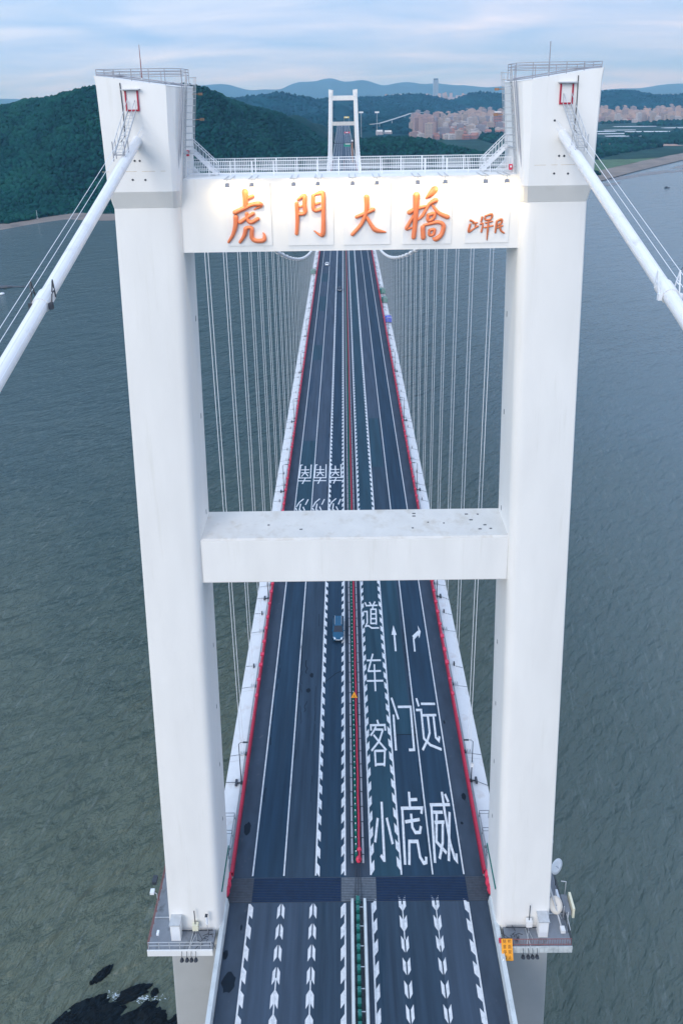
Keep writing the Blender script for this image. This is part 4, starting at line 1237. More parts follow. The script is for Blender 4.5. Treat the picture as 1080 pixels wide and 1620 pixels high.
# red fire boxes on the heads
for sx, z in ((-1, 86.9), (1, 85.4)):
    t = thing('fire_box', ('red notice panel on the left tower head beside the stair' if sx < 0 else 'small red extinguisher box at the foot of the right ladder'), 'box', (sx * 12.9, -0.9, z))
    MB().box(sx * 13.06 - 0.11, sx * 13.06 + 0.11, -1.25, -0.95, z - 0.3, z + 0.15).build('case', M_TARP, t)
    MB().box(sx * 13.06 - 0.07, sx * 13.06 + 0.07, -1.265, -1.252, z - 0.1, z + 0.05).build('label_plate', M_BOARDWHITE, t)

# stairs from the saddle house doors down to the main cables
def cable_stair(sx):
    side = 'left' if sx < 0 else 'right'
    t = thing('cable_stair', f'narrow grey stair from the {side} tower head door down to the main cable', 'stair', (sx * 16.5, -5.5, 88))
    a = Vector((sx * 16.30, -4.2, 90.3))
    b = Vector((sx * 16.55, -7.6, 87.35))
    for o in (-0.30, 0.30):
        q = MB()
        q.bar(a + Vector((o, 0, 0)), b + Vector((o, 0, 0)), 0.05, 0.14)
        q.build('stringer', M_STEEL, t)
        q = MB()
        u = Vector((0, 0, 0.75))
        q.bar(a + Vector((o, 0, 0)) + u, b + Vector((o, 0, 0)) + u, 0.035)
        for k in range(5):
            p = a.lerp(b, k / 4) + Vector((o, 0, 0))
            q.bar(p, p + u, 0.03)
        q.build('handrail', M_STEEL, t)
    for k in range(13):
        p = a.lerp(b, (k + 0.5) / 13)
        MB().box(p.x - 0.29, p.x + 0.29, p.y - 0.09, p.y + 0.09, p.z - 0.015, p.z + 0.015).build('tread', M_STEEL, t)
    mm = M_GREY if sx < 0 else M_STEEL
    for o in (-0.42, 0.42):
        MB().bar(b + Vector((o, 0.1, -0.5)), b + Vector((o, 0.1, 0.9)), 0.06).build('foot_post', mm, t)
        MB().bar(b + Vector((o * 1.1, 0.9, -0.4)), b + Vector((o * 1.1, 0.9, 1.0)), 0.05).build('foot_post', mm, t)
    MB().bar(b + Vector((-0.42, 0.1, -0.05)), b + Vector((0.42, 0.1, -0.05)), 0.08).build('foot_plate', mm, t)
cable_stair(-1)
cable_stair(1)
for sx in (-1, 1):
    q = MB()
    x = sx * 17.05
    q.tube([(x, -4.05, 92.3), (x + 0.04, -4.05, 90), (x - 0.02, -4.05, 88.4), (x + sx * 0.2, -4.6, 88.0)], 0.035, 5)
    q.build('hanging_cable', M_DARK, label=f'thin dark cable hanging down the front of the {"left" if sx < 0 else "right"} tower head', cat='cable')

# ------------------------------------------------------------------ lettering and floodlights on the upper beam
def sign(name, keys, x0, x1, z0, z1, m, label):
    t = thing('bridge_sign', label, 'sign', ((x0 + x1) / 2, -2.7, z0), 'lettered plates on the upper cross beam')
    MB().box(x0, x1, -2.68, -2.602, z0, z1).build('plate', M_PLATE, t)
    for k in keys:
        q = MB()
        for s in GOLD[k]:
            # soften the path, then sweep it
            P = [Vector((x, z, r)) for x, z, r in s]
            F = []
            for i in range(len(P) - 1):
                p0, p1, p2, p3 = P[max(i - 1, 0)], P[i], P[i + 1], P[min(i + 2, len(P) - 1)]
                for u in (0, 0.25, 0.5, 0.75):
                    F.append(0.5 * ((2 * p1) + (p2 - p0) * u + (2 * p0 - 5 * p1 + 4 * p2 - p3) * u * u + (3 * p1 - p0 - 3 * p2 + p3) * u ** 3))
            F.append(P[-1])
            pts = [(p.x, -2.70 - 0.55 * p.z, p.y) for p in F]
            rad = [max(0.02, p.z) for p in F]
            q.tube(pts, rad, 10)
            for e in (0, -1):
                ball(q, pts[e], rad[e] * 0.99, 1.0, 10, 6)
        q.build('character', m, t)
sign('hu', ['hu'], -9.97, -6.36, 79.45, 84.5, M_GOLD, 'white plate with orange brushed tiger character, leftmost on the beam')
sign('men', ['men'], -5.04, -1.36, 79.42, 84.44, M_GOLD, 'white plate with orange brushed gate character, second on the beam')
sign('da', ['da'], -0.56, 3.23, 79.4, 84.37, M_GOLD, 'white plate with orange three stroke character, third on the beam')
sign('qiao', ['qiao'], 4.22, 8.18, 79.38, 84.3, M_GOLD, 'white plate with orange many stroke character, fourth on the beam')
sign('sig', ['sig'], 9.28, 12.81, 79.41, 81.94, M_COPPER, 'small plate with three bronze signature characters at the right end')
SPOTS = [-9.55, -7.64, -4.38, -2.49, 0.20, 2.09, 5.27, 7.41, 10.54, 12.2]
def flood(x, label):
    t = thing('beam_floodlight', label, 'lamp', (x, -2.6, 84.9), 'floodlights along the lettered beam')
    q = MB()
    q.bar((x - 0.25, -1.2, 84.96), (x - 0.25, -3.75, 84.98), 0.05)
    q.bar((x + 0.25, -1.2, 84.96), (x + 0.25, -3.75, 84.98), 0.05)
    q.bar((x - 0.27, -3.75, 84.98), (x + 0.27, -3.75, 84.98), 0.05)
    q.bar((x, -3.75, 85.0), (x, -3.8, 84.68), 0.05)
    q.build('arm', M_STEEL, t)
    q = MB()
    q.loft([[(x - 0.19, -4.0, 84.40), (x + 0.19, -4.0, 84.40), (x + 0.19, -3.66, 84.32), (x - 0.19, -3.66, 84.32)],
            [(x - 0.14, -3.96, 84.72), (x + 0.14, -3.96, 84.72), (x + 0.14, -3.7, 84.68), (x - 0.14, -3.7, 84.68)]])
    q.build('housing', M_GREY, t)
    MB().add([(x - 0.17, -3.98, 84.385), (x + 0.17, -3.98, 84.385), (x + 0.17, -3.68, 84.312), (x - 0.17, -3.68, 84.312)], [(3, 2, 1, 0)]).build('lens', M_LENS, t)
    ld = bpy.data.lights.new('lamp_light', 'SPOT')
    ld.energy = SPOT_W
    ld.color = (1.0, 0.76, 0.40)
    ld.spot_size = math.radians(178)
    ld.spot_blend = 1.0
    ld.shadow_soft_size = 0.15
    lo = bpy.data.objects.new('lamp_light', ld)
    COL.objects.link(lo)
    lo.parent = t
    lo.location = (0, -1.2, -0.62)
    lo.rotation_euler = Vector((0, -0.75, 0.66)).to_track_quat('Z', 'Y').to_euler()
SPOT_W = 230.0
FL_LAB = ['above the left edge of the tiger character', 'right above the tiger character', 'above the left half of the gate character', 'above the right half of the gate character',
          'left above the three stroke character', 'above the right edge of the three stroke character', 'left above the many stroke character', 'above the right half of the many stroke character',
          'above the middle of the small signature plate', 'nearest the right tower leg']
for x, l in zip(SPOTS, FL_LAB):
    flood(x, 'small lit floodlight ' + l)

# ------------------------------------------------------------------ main cables
CZ = 89.4
SAG = 84.6
def cable_z(y):
    if y < 0:
        return CZ + 0.353 * y + 0.00012 * y * y
    if y > SPAN:
        return cable_z(SPAN - y)
    return CZ - SAG * (1 - ((y - SPAN / 2) / (SPAN / 2)) ** 2)
CX = 16.22
ROPE_UNIT = MB().tube([(0, 0, 0), (0, 0, 1)], 0.042, 6, caps=False)
band = MB()
band.tube([(0, -0.75, 0), (0, -0.7, 0), (0, 0.7, 0), (0, 0.75, 0)], [0.42, 0.56, 0.56, 0.42], 12)
band.box(-0.66, -0.5, -0.6, 0.6, -0.12, 0.12)
band.box(0.5, 0.66, -0.6, 0.6, -0.12, 0.12)
for sx in (-1, 1):
    side = 'left' if sx < 0 else 'right'
    t = thing('main_cable', f'thick white main suspension cable on the {side} side of the bridge', 'suspension cable', (sx * CX, 0, CZ))
    for nm, y0, y1, n in (('side_cable', -170, -3.2, 40), ('span_cable', 2.3, SPAN - 2.3, 150), ('side_cable', SPAN + 3.2, SPAN + 250, 40)):
        q = MB()
        q.tube([(sx * CX, y0 + (y1 - y0) * k / n, cable_z(y0 + (y1 - y0) * k / n)) for k in range(n + 1)], 0.385, 16, caps=True)
        q.build(nm, M_CABLE, t)
    # clamp collar and hand ropes on the near side span
    h = thing('cable_handrail', f'thin hand ropes and posts along the near {side} main cable', 'handrail', (sx * CX, -24, 81))
    for y in (-23.4, -47.0):
        z = cable_z(y)
        sl = 0.352
        o = MB().tube([(sx * CX, y - 0.42, z - 0.42 * sl), (sx * CX, y + 0.42, z + 0.42 * sl)], 0.47, 16).build('clamp_collar', M_CABLE, h)
        for s2 in (-1, 1):
            q = MB()
            xo = sx * CX + s2 * 0.52
            q.bar((xo, y - 0.30, z - 0.1), (xo + s2 * 0.06, y, z + 1.12), 0.055)
            q.bar((xo, y + 0.30, z + 0.1), (xo + s2 * 0.06, y, z + 1.12), 0.055)
            q.bar((xo, y - 0.18, z + 0.4), (xo, y + 0.18, z + 0.48), 0.05)
            q.box(xo - 0.1, xo + 0.1, y - 0.5, y - 0.3, z - 0.35, z)
            q.build('stanchion', M_DARK if sx < 0 else M_BOARDWHITE, h)
    for s2 in (-1, 1):
        for hh in (0.55, 1.1):
            q = MB()
            n = 12
            q.tube([(sx * CX + s2 * 0.55, -3.9 - k * 60 / n, cable_z(-3.9 - k * 60 / n) + hh) for k in range(n + 1)], 0.018, 5)
            q.build('hand_rope', M_ROPE, h)
    if sx > 0:
        q = MB()
        z = cable_z(-23.4)
        q.tube([(sx * CX + 0.62, -23.2, z + 0.9), (sx * CX + 0.9, -23.0, z + 1.2)], 0.02, 5)
        ball(q, (sx * CX + 0.95, -23.0, z + 1.28), 0.07)
        q.build('beacon_lamp', M_DARK, h)
# main-span hand ropes
for sx in (-1, 1):
    pass
# hangers
hang = None
ORD = ['first', 'second', 'third', 'fourth', 'fifth', 'sixth', 'seventh', 'eighth', 'ninth', 'tenth', 'eleventh', 'twelfth']
hgroup = 'paired vertical hangers along the main span'
K = 73
for sx in (-1, 1):
    for k in range(K):
        y = 19.0 + (SPAN - 38.0) * k / (K - 1) if False else 19.0 + 11.806 * k
        zc, zd = cable_z(y), -0.05
        lab = f'thin pair of white hanger ropes far out on the {"left" if sx < 0 else "right"} side of the span'
        if 0 < k < 12:
            lab = f'{ORD[k]} pair of thin white hanger ropes from the near tower on the {"left" if sx < 0 else "right"} side'
        if k == 0:
            lab = f'nearest pair of white hanger ropes beside the {"left" if sx < 0 else "right"} tower leg'
        if hang is None:
            hang = thing('hanger', lab, 'hanger', (sx * CX, y, zd), hgroup)
            for dx in (-0.19, 0.19):
                o = ROPE_UNIT.build('rope', M_ROPE)
                o.parent = hang
                o.location = (dx, 0, 0)
                o.scale = (1, 1, zc - zd)
            cb = band.build('cable_band', M_CABLE)
            cb.parent = hang
            so = MB()
            so.box(-0.34, 0.34, -0.14, 0.14, 0.0, 0.22)
            so.tube([(-0.19, 0, 0.2), (-0.19, 0, 0.7)], 0.075, 6)
            so.tube([(0.19, 0, 0.2), (0.19, 0, 0.7)], 0.075, 6)
            so = so.build('anchor_socket', M_STEEL)
            so.parent = hang
            ti = MB().bar((0.3, -0.1, -0.04), (1.75, -0.1, -0.29), 0.05).build('anchor_shadow_bar', M_DARK)  # dark bar shaping the thin shadow line out to the fairing edge
            ti.parent = hang
            bb = MB()
            bb.box(-0.62, -0.4, -0.2, 0.2, 0.02, 0.36)
            bb.bar((-0.9, 0.1, 0.3), (-0.4, 0.1, 0.3), 0.06)
            bb = bb.build('anchor_bracket', M_DARK)
            bb.parent = hang
            hg = hang
        else:
            hg = copy_tree(hang)
            hg['label'] = lab
            hg.location = (sx * CX, y, zd)
        hg['label'] = lab
        for ch in hg.children:
            nm = ch.name.split('.')[0]
            if nm == 'rope':
                ch.scale = (1, 1, zc - zd)
            elif nm == 'cable_band':
                ch.location = (0, 0, zc - zd)
                ch.rotation_euler = (math.atan((cable_z(y + 1) - cable_z(y - 1)) / 2), 0, 0)
            elif nm == 'anchor_shadow_bar':
                ch.rotation_euler = (0, 0, 0 if sx > 0 else math.pi)
            elif nm == 'anchor_bracket':
                ch.rotation_euler = (0, 0, 0 if sx > 0 else math.pi)
# ------------------------------------------------------------------ guard rails
def rail_line(name, label, x, y0, y1, pitch, m, build_unit, rail_fn):
    t = thing(name, label, 'guard rail', (x, y0, 0))
    unit = build_unit()
    n = int((y1 - y0) / pitch)
    post = unit.build('post', m[1])
    post.parent = t
    for k in range(1, min(n, 290)):
        c = post.copy()
        COL.objects.link(c)
        c.location = (0, k * pitch, 0)
    if n > 290:
        q = MB()
        for k in range(290, n):
            for vs, fs in ((unit.v, unit.f),):
                q.add([(a, b + k * pitch, c) for a, b, c in vs], fs)
        o = q.build('far_post', m[1])
        o.parent = t
        o['kind'] = 'stuff'
    for nm, q, mm in rail_fn():
        o = q.build(nm, mm)
        o.parent = t
    return t
for sx in (-1, 1):
    side = 'left' if sx < 0 else 'right'
    def unit(sx=sx):
        q = MB()
        q.box(-0.10, 0.10, -0.09, 0.09, 0.02, 1.0)
        q.bar((sx * 0.10, 0, 0.06), (sx * 0.36, 0, 0.06), 0.08)
        return q
    def rails(sx=sx):
        L = 880
        out = []
        for i, z in enumerate((0.36, 0.62, 0.9)):
            q = MB()
            a, b = -sx * 0.22, -sx * 0.08
            q.box(min(a, b), max(a, b), -1.5, L, z - 0.08, z + 0.08)
            out.append(('rail', q, M_RED))
        q = MB()
        q.box(-0.15, 0.15, -1.6, L, 1.0, 1.10)
        out.append(('top_rail', q, M_RED))
        q = MB()
        q.box(min(sx * 0.21, sx * 0.25), max(sx * 0.21, sx * 0.25), 20, L, 0.7, 0.78)
        out.append(('highlight_strip', q, M_BOARDWHITE))  # white highlights on the rail's outer side shaped as a pale strip
        return out
    gr = rail_line('red_guard_rail', f'bright red steel guard rail along the {side} edge of the suspended deck', sx * 15.28, 4.2, 884, 3.0, (M_RED, M_DARK), unit, rails)
    wj = MB().box(-0.22, 0.22, -0.25, 0.25, 0.86, 1.15).build('wrapped_joint', M_TARP)
    wj.parent = gr
    wj.location = (0, 24, 0)
    for k in range(1, 150):
        c = wj.copy()
        COL.objects.link(c)
        c.location = (0, 24 + k * 2.9 + random.uniform(-0.7, 0.7), random.uniform(-0.02, 0.03))
        c.scale = (random.uniform(0.9, 1.35), random.uniform(0.7, 1.5), 1)
    t = thing('red_end_bundle', f'red wrapped barrier bundle at the end of the {side} guard rail', 'bundle', (sx * 15.55, 1.6, 0))
    for k, (y, r) in enumerate(((0.75, 0.46), (1.5, 0.52), (2.25, 0.46))):
        q = MB()
        ball(q, (sx * 15.62, y, 0.80), r, 1.6, 10, 7)
        q.build('wrapping', M_TARP, t)
    MB().box(sx * 15.5 - 0.15, sx * 15.5 + 0.15, 0.4, 2.6, 0.06, 0.3).build('base_board', M_DARK, t)
    MB().bar((sx * 15.4, 2.9, 0.1), (sx * 15.35, 4.0, 0.5), 0.25).build('rail_stub', M_DARK, t)
# median: two grey beams, green glare boards, red rail
for x, lab in ((-0.67, 'grey steel median guard rail on the left of the glare boards'), (0.67, 'grey steel median guard rail on the right of the glare boards')):
    def unit():
        return MB().box(-0.16, 0.16, -0.05, 0.05, 0.01, 0.87)
    def rails():
        q = MB()
        q.loft([[(-0.13, y, 0.55), (-0.13, y, 0.78), (-0.05, y, 0.84), (0.05, y, 0.84), (0.13, y, 0.78), (0.13, y, 0.55)] for y in (-0.8, 880)])
        return [('beam', q, M_GREY)]
    rail_line('median_guard_rail', lab, x, 4.7, 884, 2.0, (M_GREY, M_DARK), unit, rails)
def green_unit():
    q = MB()
    q.box(-0.15, 0.15, -0.05, 0.05, 0.35, 1.25)
    q.box(-0.17, 0.13, -0.30, 0.30, 0.30, 0.55)
    return q
def green_rails():
    q = MB()
    q.box(-0.13, 0.13, 0, 877, 0.2, 0.34)
    out = [('base_rail', q, M_DARK)]
    q = MB()
    for k in range(120):
        q.box(-0.06, 0.06, k * 0.85 + 0.36, k * 0.85 + 0.48, 0.9, 1.0)
    out.append(('white_cap', q, M_BOARDWHITE))
    return out
rail_line('glare_screen', 'row of green glare boards along the middle of the deck', -0.20, 4.6, 884, 0.85, (M_GREEN, M_GREEN), green_unit, green_rails)
t = thing('red_median_rail', 'red wrapped rail running along the median beside the green boards', 'guard rail', (0.2, 4, 0))
q = MB()
n = 240
q.tube([(0.20 + 0.03 * math.sin(k * 1.7), 3.9 + 880 * (k / n) ** 1.3, 1.0 + 0.03 * math.sin(k * 2.3)) for k in range(n + 1)], 0.16, 7)
q.build('rail', M_RED, t)
q = MB()
for k in range(220):
    q.box(0.12, 0.28, 4.4 + 4 * k - 0.05, 4.4 + 4 * k + 0.05, 0.02, 0.9)
q.build('post', M_RED, t, kind='stuff')
q = MB(); ball(q, (0.12, 4.2, 0.75), 0.36, 1.2); q.build('end_wrap', M_TARP, t)
q = MB(); ball(q, (0.20, 5.2, 0.95), 0.30, 1.0); q.build('end_wrap', M_TARP, t)
# near median: green boards between the two walls
t = thing('glare_screen', 'green glare boards between the concrete median walls in the foreground', 'guard rail', (0, -0.6, 0))
MB().box(-0.48, 0.48, -89, -0.2, 0.005, 0.05).build('gutter', M_DARK, t)
g0 = MB().box(-0.28, 0.10, -0.5, 0.0, 0.1, 1.05).build('post', M_GREEN, t)
for k in range(1, 60):
    c = g0.copy(); COL.objects.link(c); c.location = (0, -0.95 * k, 0)
q = MB()
for k in range(40):
    q.bar((-0.3, -1.0 - 1.9 * k, 0.75), (0.5, -1.0 - 1.9 * k, 0.75), 0.07)
q.build('tie_bar', M_STEEL, t)
q = MB(); ball(q, (-0.05, -0.35, 0.6), 0.32, 1.0); q.build('end_cover', M_GREEN, t)
q = MB()
for x in (-0.42, 0.0, 0.42):
    q.bar((x, 0.05, 0.12), (x * 0.6, 3.6, 0.12), 0.07)
MB_j = q.build('joint_cable', M_DARK, t)

# warning triangle on the median
t = thing('warning_sign', 'small orange warning triangle on the median between the carriageways', 'sign', (-0.1, 27.5, 0))
q = MB()
q.add([(-0.55, 27.4, 1.2), (0.45, 27.4, 1.2), (-0.05, 27.75, 2.0), (-0.55, 27.45, 1.2), (0.45, 27.45, 1.2), (-0.05, 27.80, 2.0)],
      [(0, 1, 2), (5, 4, 3), (0, 3, 4, 1), (1, 4, 5, 2), (2, 5, 3, 0)])
q.build('plate', M_ORANGE, t)
MB().box(-0.08, -0.02, 27.39, 27.397, 1.35, 1.7).build('mark', M_SIGNTEXT, t)
MB().bar((-0.05, 27.5, 0.05), (-0.05, 27.5, 1.3), 0.06).build('post', M_DARK, t)

# street lamps, every 36.2 m on both sides
lamp0 = None
for k in range(24):
    for sx in (-1, 1):
        y = 14.65 + 36.2 * k
        side = 'left' if sx < 0 else 'right'
        lab = f'dark slim street lamp on the {side} edge of the deck, ' + (['nearest to the tower', 'second from the near tower', 'third from the near tower', 'fourth from the near tower', 'fifth from the near tower', 'sixth from the near tower', 'seventh from the near tower', 'eighth from the near tower'][k] if k < 8 else 'far along the span')
        if lamp0 is None:
            lamp0 = thing('street_lamp', lab, 'street lamp', (sx * 15.78, y, 0.05), 'street lamps along the suspended deck')
            MB().tube([(0, 0, 0), (0.0, 0, 7.0)], [0.085, 0.05], 7).build('pole', M_DARK).parent = lamp0
            MB().tube([(0, 0, 6.95), (-0.25, 0, 7.25), (-0.7, 0, 7.3)], 0.035, 6).build('arm', M_DARK).parent = lamp0
            MB().loft([[(-0.6, -0.1, 7.24), (-0.6, 0.1, 7.24), (-0.6, 0.08, 7.36), (-0.6, -0.08, 7.36)], [(-1.3, -0.12, 7.28), (-1.3, 0.12, 7.28), (-1.3, 0.06, 7.36), (-1.3, -0.06, 7.36)]]).build('lamp_head', M_DARK).parent = lamp0
            q = MB(); q.box(-0.16, 0.16, -0.16, 0.16, 0, 0.25); q.bar((0.1, 0, 0.12), (0.75, 0, 0.1), 0.12); q.box(0.55, 0.85, -0.4, 0.4, 0.0, 0.32)
            q.build('base', M_DARK).parent = lamp0
            MB().bar((0.8, -0.1, 0.08), (2.2, -0.4, -0.30), 0.05).build('base_cable', M_DARK).parent = lamp0
            lp = lamp0
        else:
            lp = copy_tree(lamp0)
            lp['label'] = lab
            lp.location = (sx * 15.78, y, 0.05)
        lp.rotation_euler = (0, 0, 0 if sx > 0 else math.pi)
# the right near lamp also carries a white control box
t = thing('control_box', 'white control box on the right near street lamp', 'box', (15.85, 15.2, 2.6))
MB().box(15.66, 16.0, 14.5, 14.85, 2.7, 3.4).build('case', M_BOARDWHITE, t)
MB().box(15.62, 16.04, 14.46, 14.89, 3.402, 3.46).build('lid', M_STEEL, t)
# small cable posts on the fairing
post0 = None
for k in range(26):
    for sx in (-1, 1):
        y = 34.9 + 12.07 * k
        if (y - 14.65) % 36.2 < 2 or (y - 14.65) % 36.2 > 34.2:
            continue
        lab = f'short dark fixing post on the {"left" if sx < 0 else "right"} white fairing between two hangers'
        if post0 is None:
            post0 = thing('fixing_post', lab, 'post', (sx * 16.55, y, -0.1), 'short dark posts on the deck fairings')
            MB().box(-0.10, 0.10, -0.22, 0.22, 0, 0.55).build('box', M_DARK).parent = post0
            MB().bar((0.05, -0.2, 0.03), (1.35, -0.4, -0.20), 0.045).build('tie', M_DARK).parent = post0
            pp = post0
        else:
            pp = copy_tree(post0)
            pp['label'] = lab
            pp.location = (sx * 16.55, y, -0.1)
        pp.rotation_euler = (0, 0, 0 if sx > 0 else math.pi)
# service rails where the walkway meets the tower
for sx in (-1, 1):
    side = 'left' if sx < 0 else 'right'
    t = thing('walkway_gate', f'light steel gate frames on the {side} walkway beside the tower leg', 'gate', (sx * 16.6, 6, 0))
    for y in (5.0, 7.6, 9.8):
        q = MB()
        q.tube([(sx * 15.95, y, -0.1), (sx * 15.95, y, 1.1), (sx * 17.2, y, 1.1), (sx * 17.2, y, -0.2)], 0.035, 5)
        q.tube([(sx * 15.95, y, 0.55), (sx * 17.2, y, 0.55)], 0.025, 5)
        q.build('frame', M_DARK, t)
    q = MB()
    for z in (0.5, 1.05):
        q.bar((sx * 15.95, 2.7, z), (sx * 15.95, 9.8, z), 0.04)
    q.build('rail', M_DARK, t)

# maintenance cradles hung on the deck edges
for x, y, m, lab in ((-17.2, 292.7, M_TARPGREEN, 'green netted maintenance cradle on the left edge of the deck'), (16.9, 254.4, M_TARPGREEN, 'dark green maintenance cradle on the right deck edge, farthest of three'),
                     (17.0, 240.2, M_TARPGREEN, 'green maintenance cradle on the right deck edge, middle of three'), (17.0, 212.6, M_TARPBLUE, 'bright blue covered maintenance cradle on the right deck edge')):
    t = thing('maintenance_cradle', lab, 'work cradle', (x, y, -0.3), 'maintenance cradles on the deck edges')
    s = 1 if x > 0 else -1
    MB().box(x - 1.3, x + 1.3, y - 2.0, y + 2.0, 0.0, 0.25).build('floor', M_DARK, t)
    q = MB()
    q.loft([[(x - 1.3, yy, 0.26), (x + 1.3, yy, 0.26), (x + 1.3, yy, 1.7), (x, yy, 2.2), (x - 1.3, yy, 1.7)] for yy in (y - 1.9, y + 1.9)])
    q.build('cover', m, t)
    q = MB()
    for yy in (y - 2.05, y + 2.05):
        q.bar((x - 1.3, yy, 0.1), (x - 1.3, yy, 2.3), 0.12)
        q.bar((x + 1.3, yy, 0.1), (x + 1.3, yy, 2.3), 0.12)
        q.bar((x - 1.3, yy, 2.3), (x + 1.3, yy, 2.3), 0.12)
    q.build('frame', M_DARK if m is not M_TARPBLUE else M_STEEL, t)
    MB().bar((x - s * 1.2, y, 0.1), (x - s * 2.0, y, 1.0), 0.2).build('hook', M_DARK, t)

# orange notice board on the right parapet
t = thing('notice_board', 'orange notice board with dark characters beside the right platform', 'sign', (16.1, -5.55, 0))
BX, BY, BZ = 16.1, -5.5, 1.18
tilt = math.radians(28)
bo = MB()
bo.box(-0.60, 0.60, -0.04, 0.04, -1.03, 1.03)
bo = bo.build('board', M_ORANGE)
bo.parent = t
bo.location = (BX - 16.1, BY + 5.55, BZ)
bo.rotation_euler = (-tilt, 0, 0)
tm = MB(); tm.box(-0.63, 0.63, -0.03, 0.05, 1.031, 1.07); tm.box(-0.63, 0.63, -0.03, 0.05, -1.07, -1.031)
tm = tm.build('trim', M_DARK)
tm.parent = bo
def glyph(ch, size, x, z):
    cu = bpy.data.curves.new('glyph', 'FONT')
    cu.body = ch
    cu.size = size
    cu.align_x = 'CENTER'
    cu.align_y = 'CENTER'
    ob = bpy.data.objects.new('glyph', cu)
    COL.objects.link(ob)
    dg = bpy.context.evaluated_depsgraph_get()
    me = bpy.data.meshes.new_from_object(ob.evaluated_get(dg))
    bpy.data.objects.remove(ob)
    bpy.data.curves.remove(cu)
    me.materials.clear()
    me.materials.append(M_SIGNTEXT)
    o = place('character', me, bo, (x, -0.046, z), (math.pi / 2, 0, 0))
    return o
for cx, word in ((0.27, '桥面禁止'), (-0.27, '随意停留')):
    for i, ch in enumerate(word):
        glyph(ch, 0.40, cx, 0.76 - 0.505 * i)
q = MB()
q.tube([(15.55, -5.5, 0.85), (15.7, -5.6, 1.0), (16.1, -5.45, 0.25)], 0.06, 6)
q.build('bracket', M_STEEL, t)
q = MB(); ball(q, (15.52, -6.3, 0.95), 0.11); q.tube([(15.52, -6.3, 0.95), (16.05, -5.6, 0.35)], 0.035, 5)
q.build('lamp', M_BOARDWHITE, t)
t = thing('red_marker', 'small red cloth marker on the right parapet beside the platform', 'marker', (15.55, -4.6, 0.9))
MB().box(15.4, 15.75, -4.75, -4.45, 0.9, 1.25).build('cloth', M_TARP, t)
MB().bar((15.6, -4.6, 0.9), (15.6, -4.6, 1.5), 0.05).build('stick', M_DARK, t)

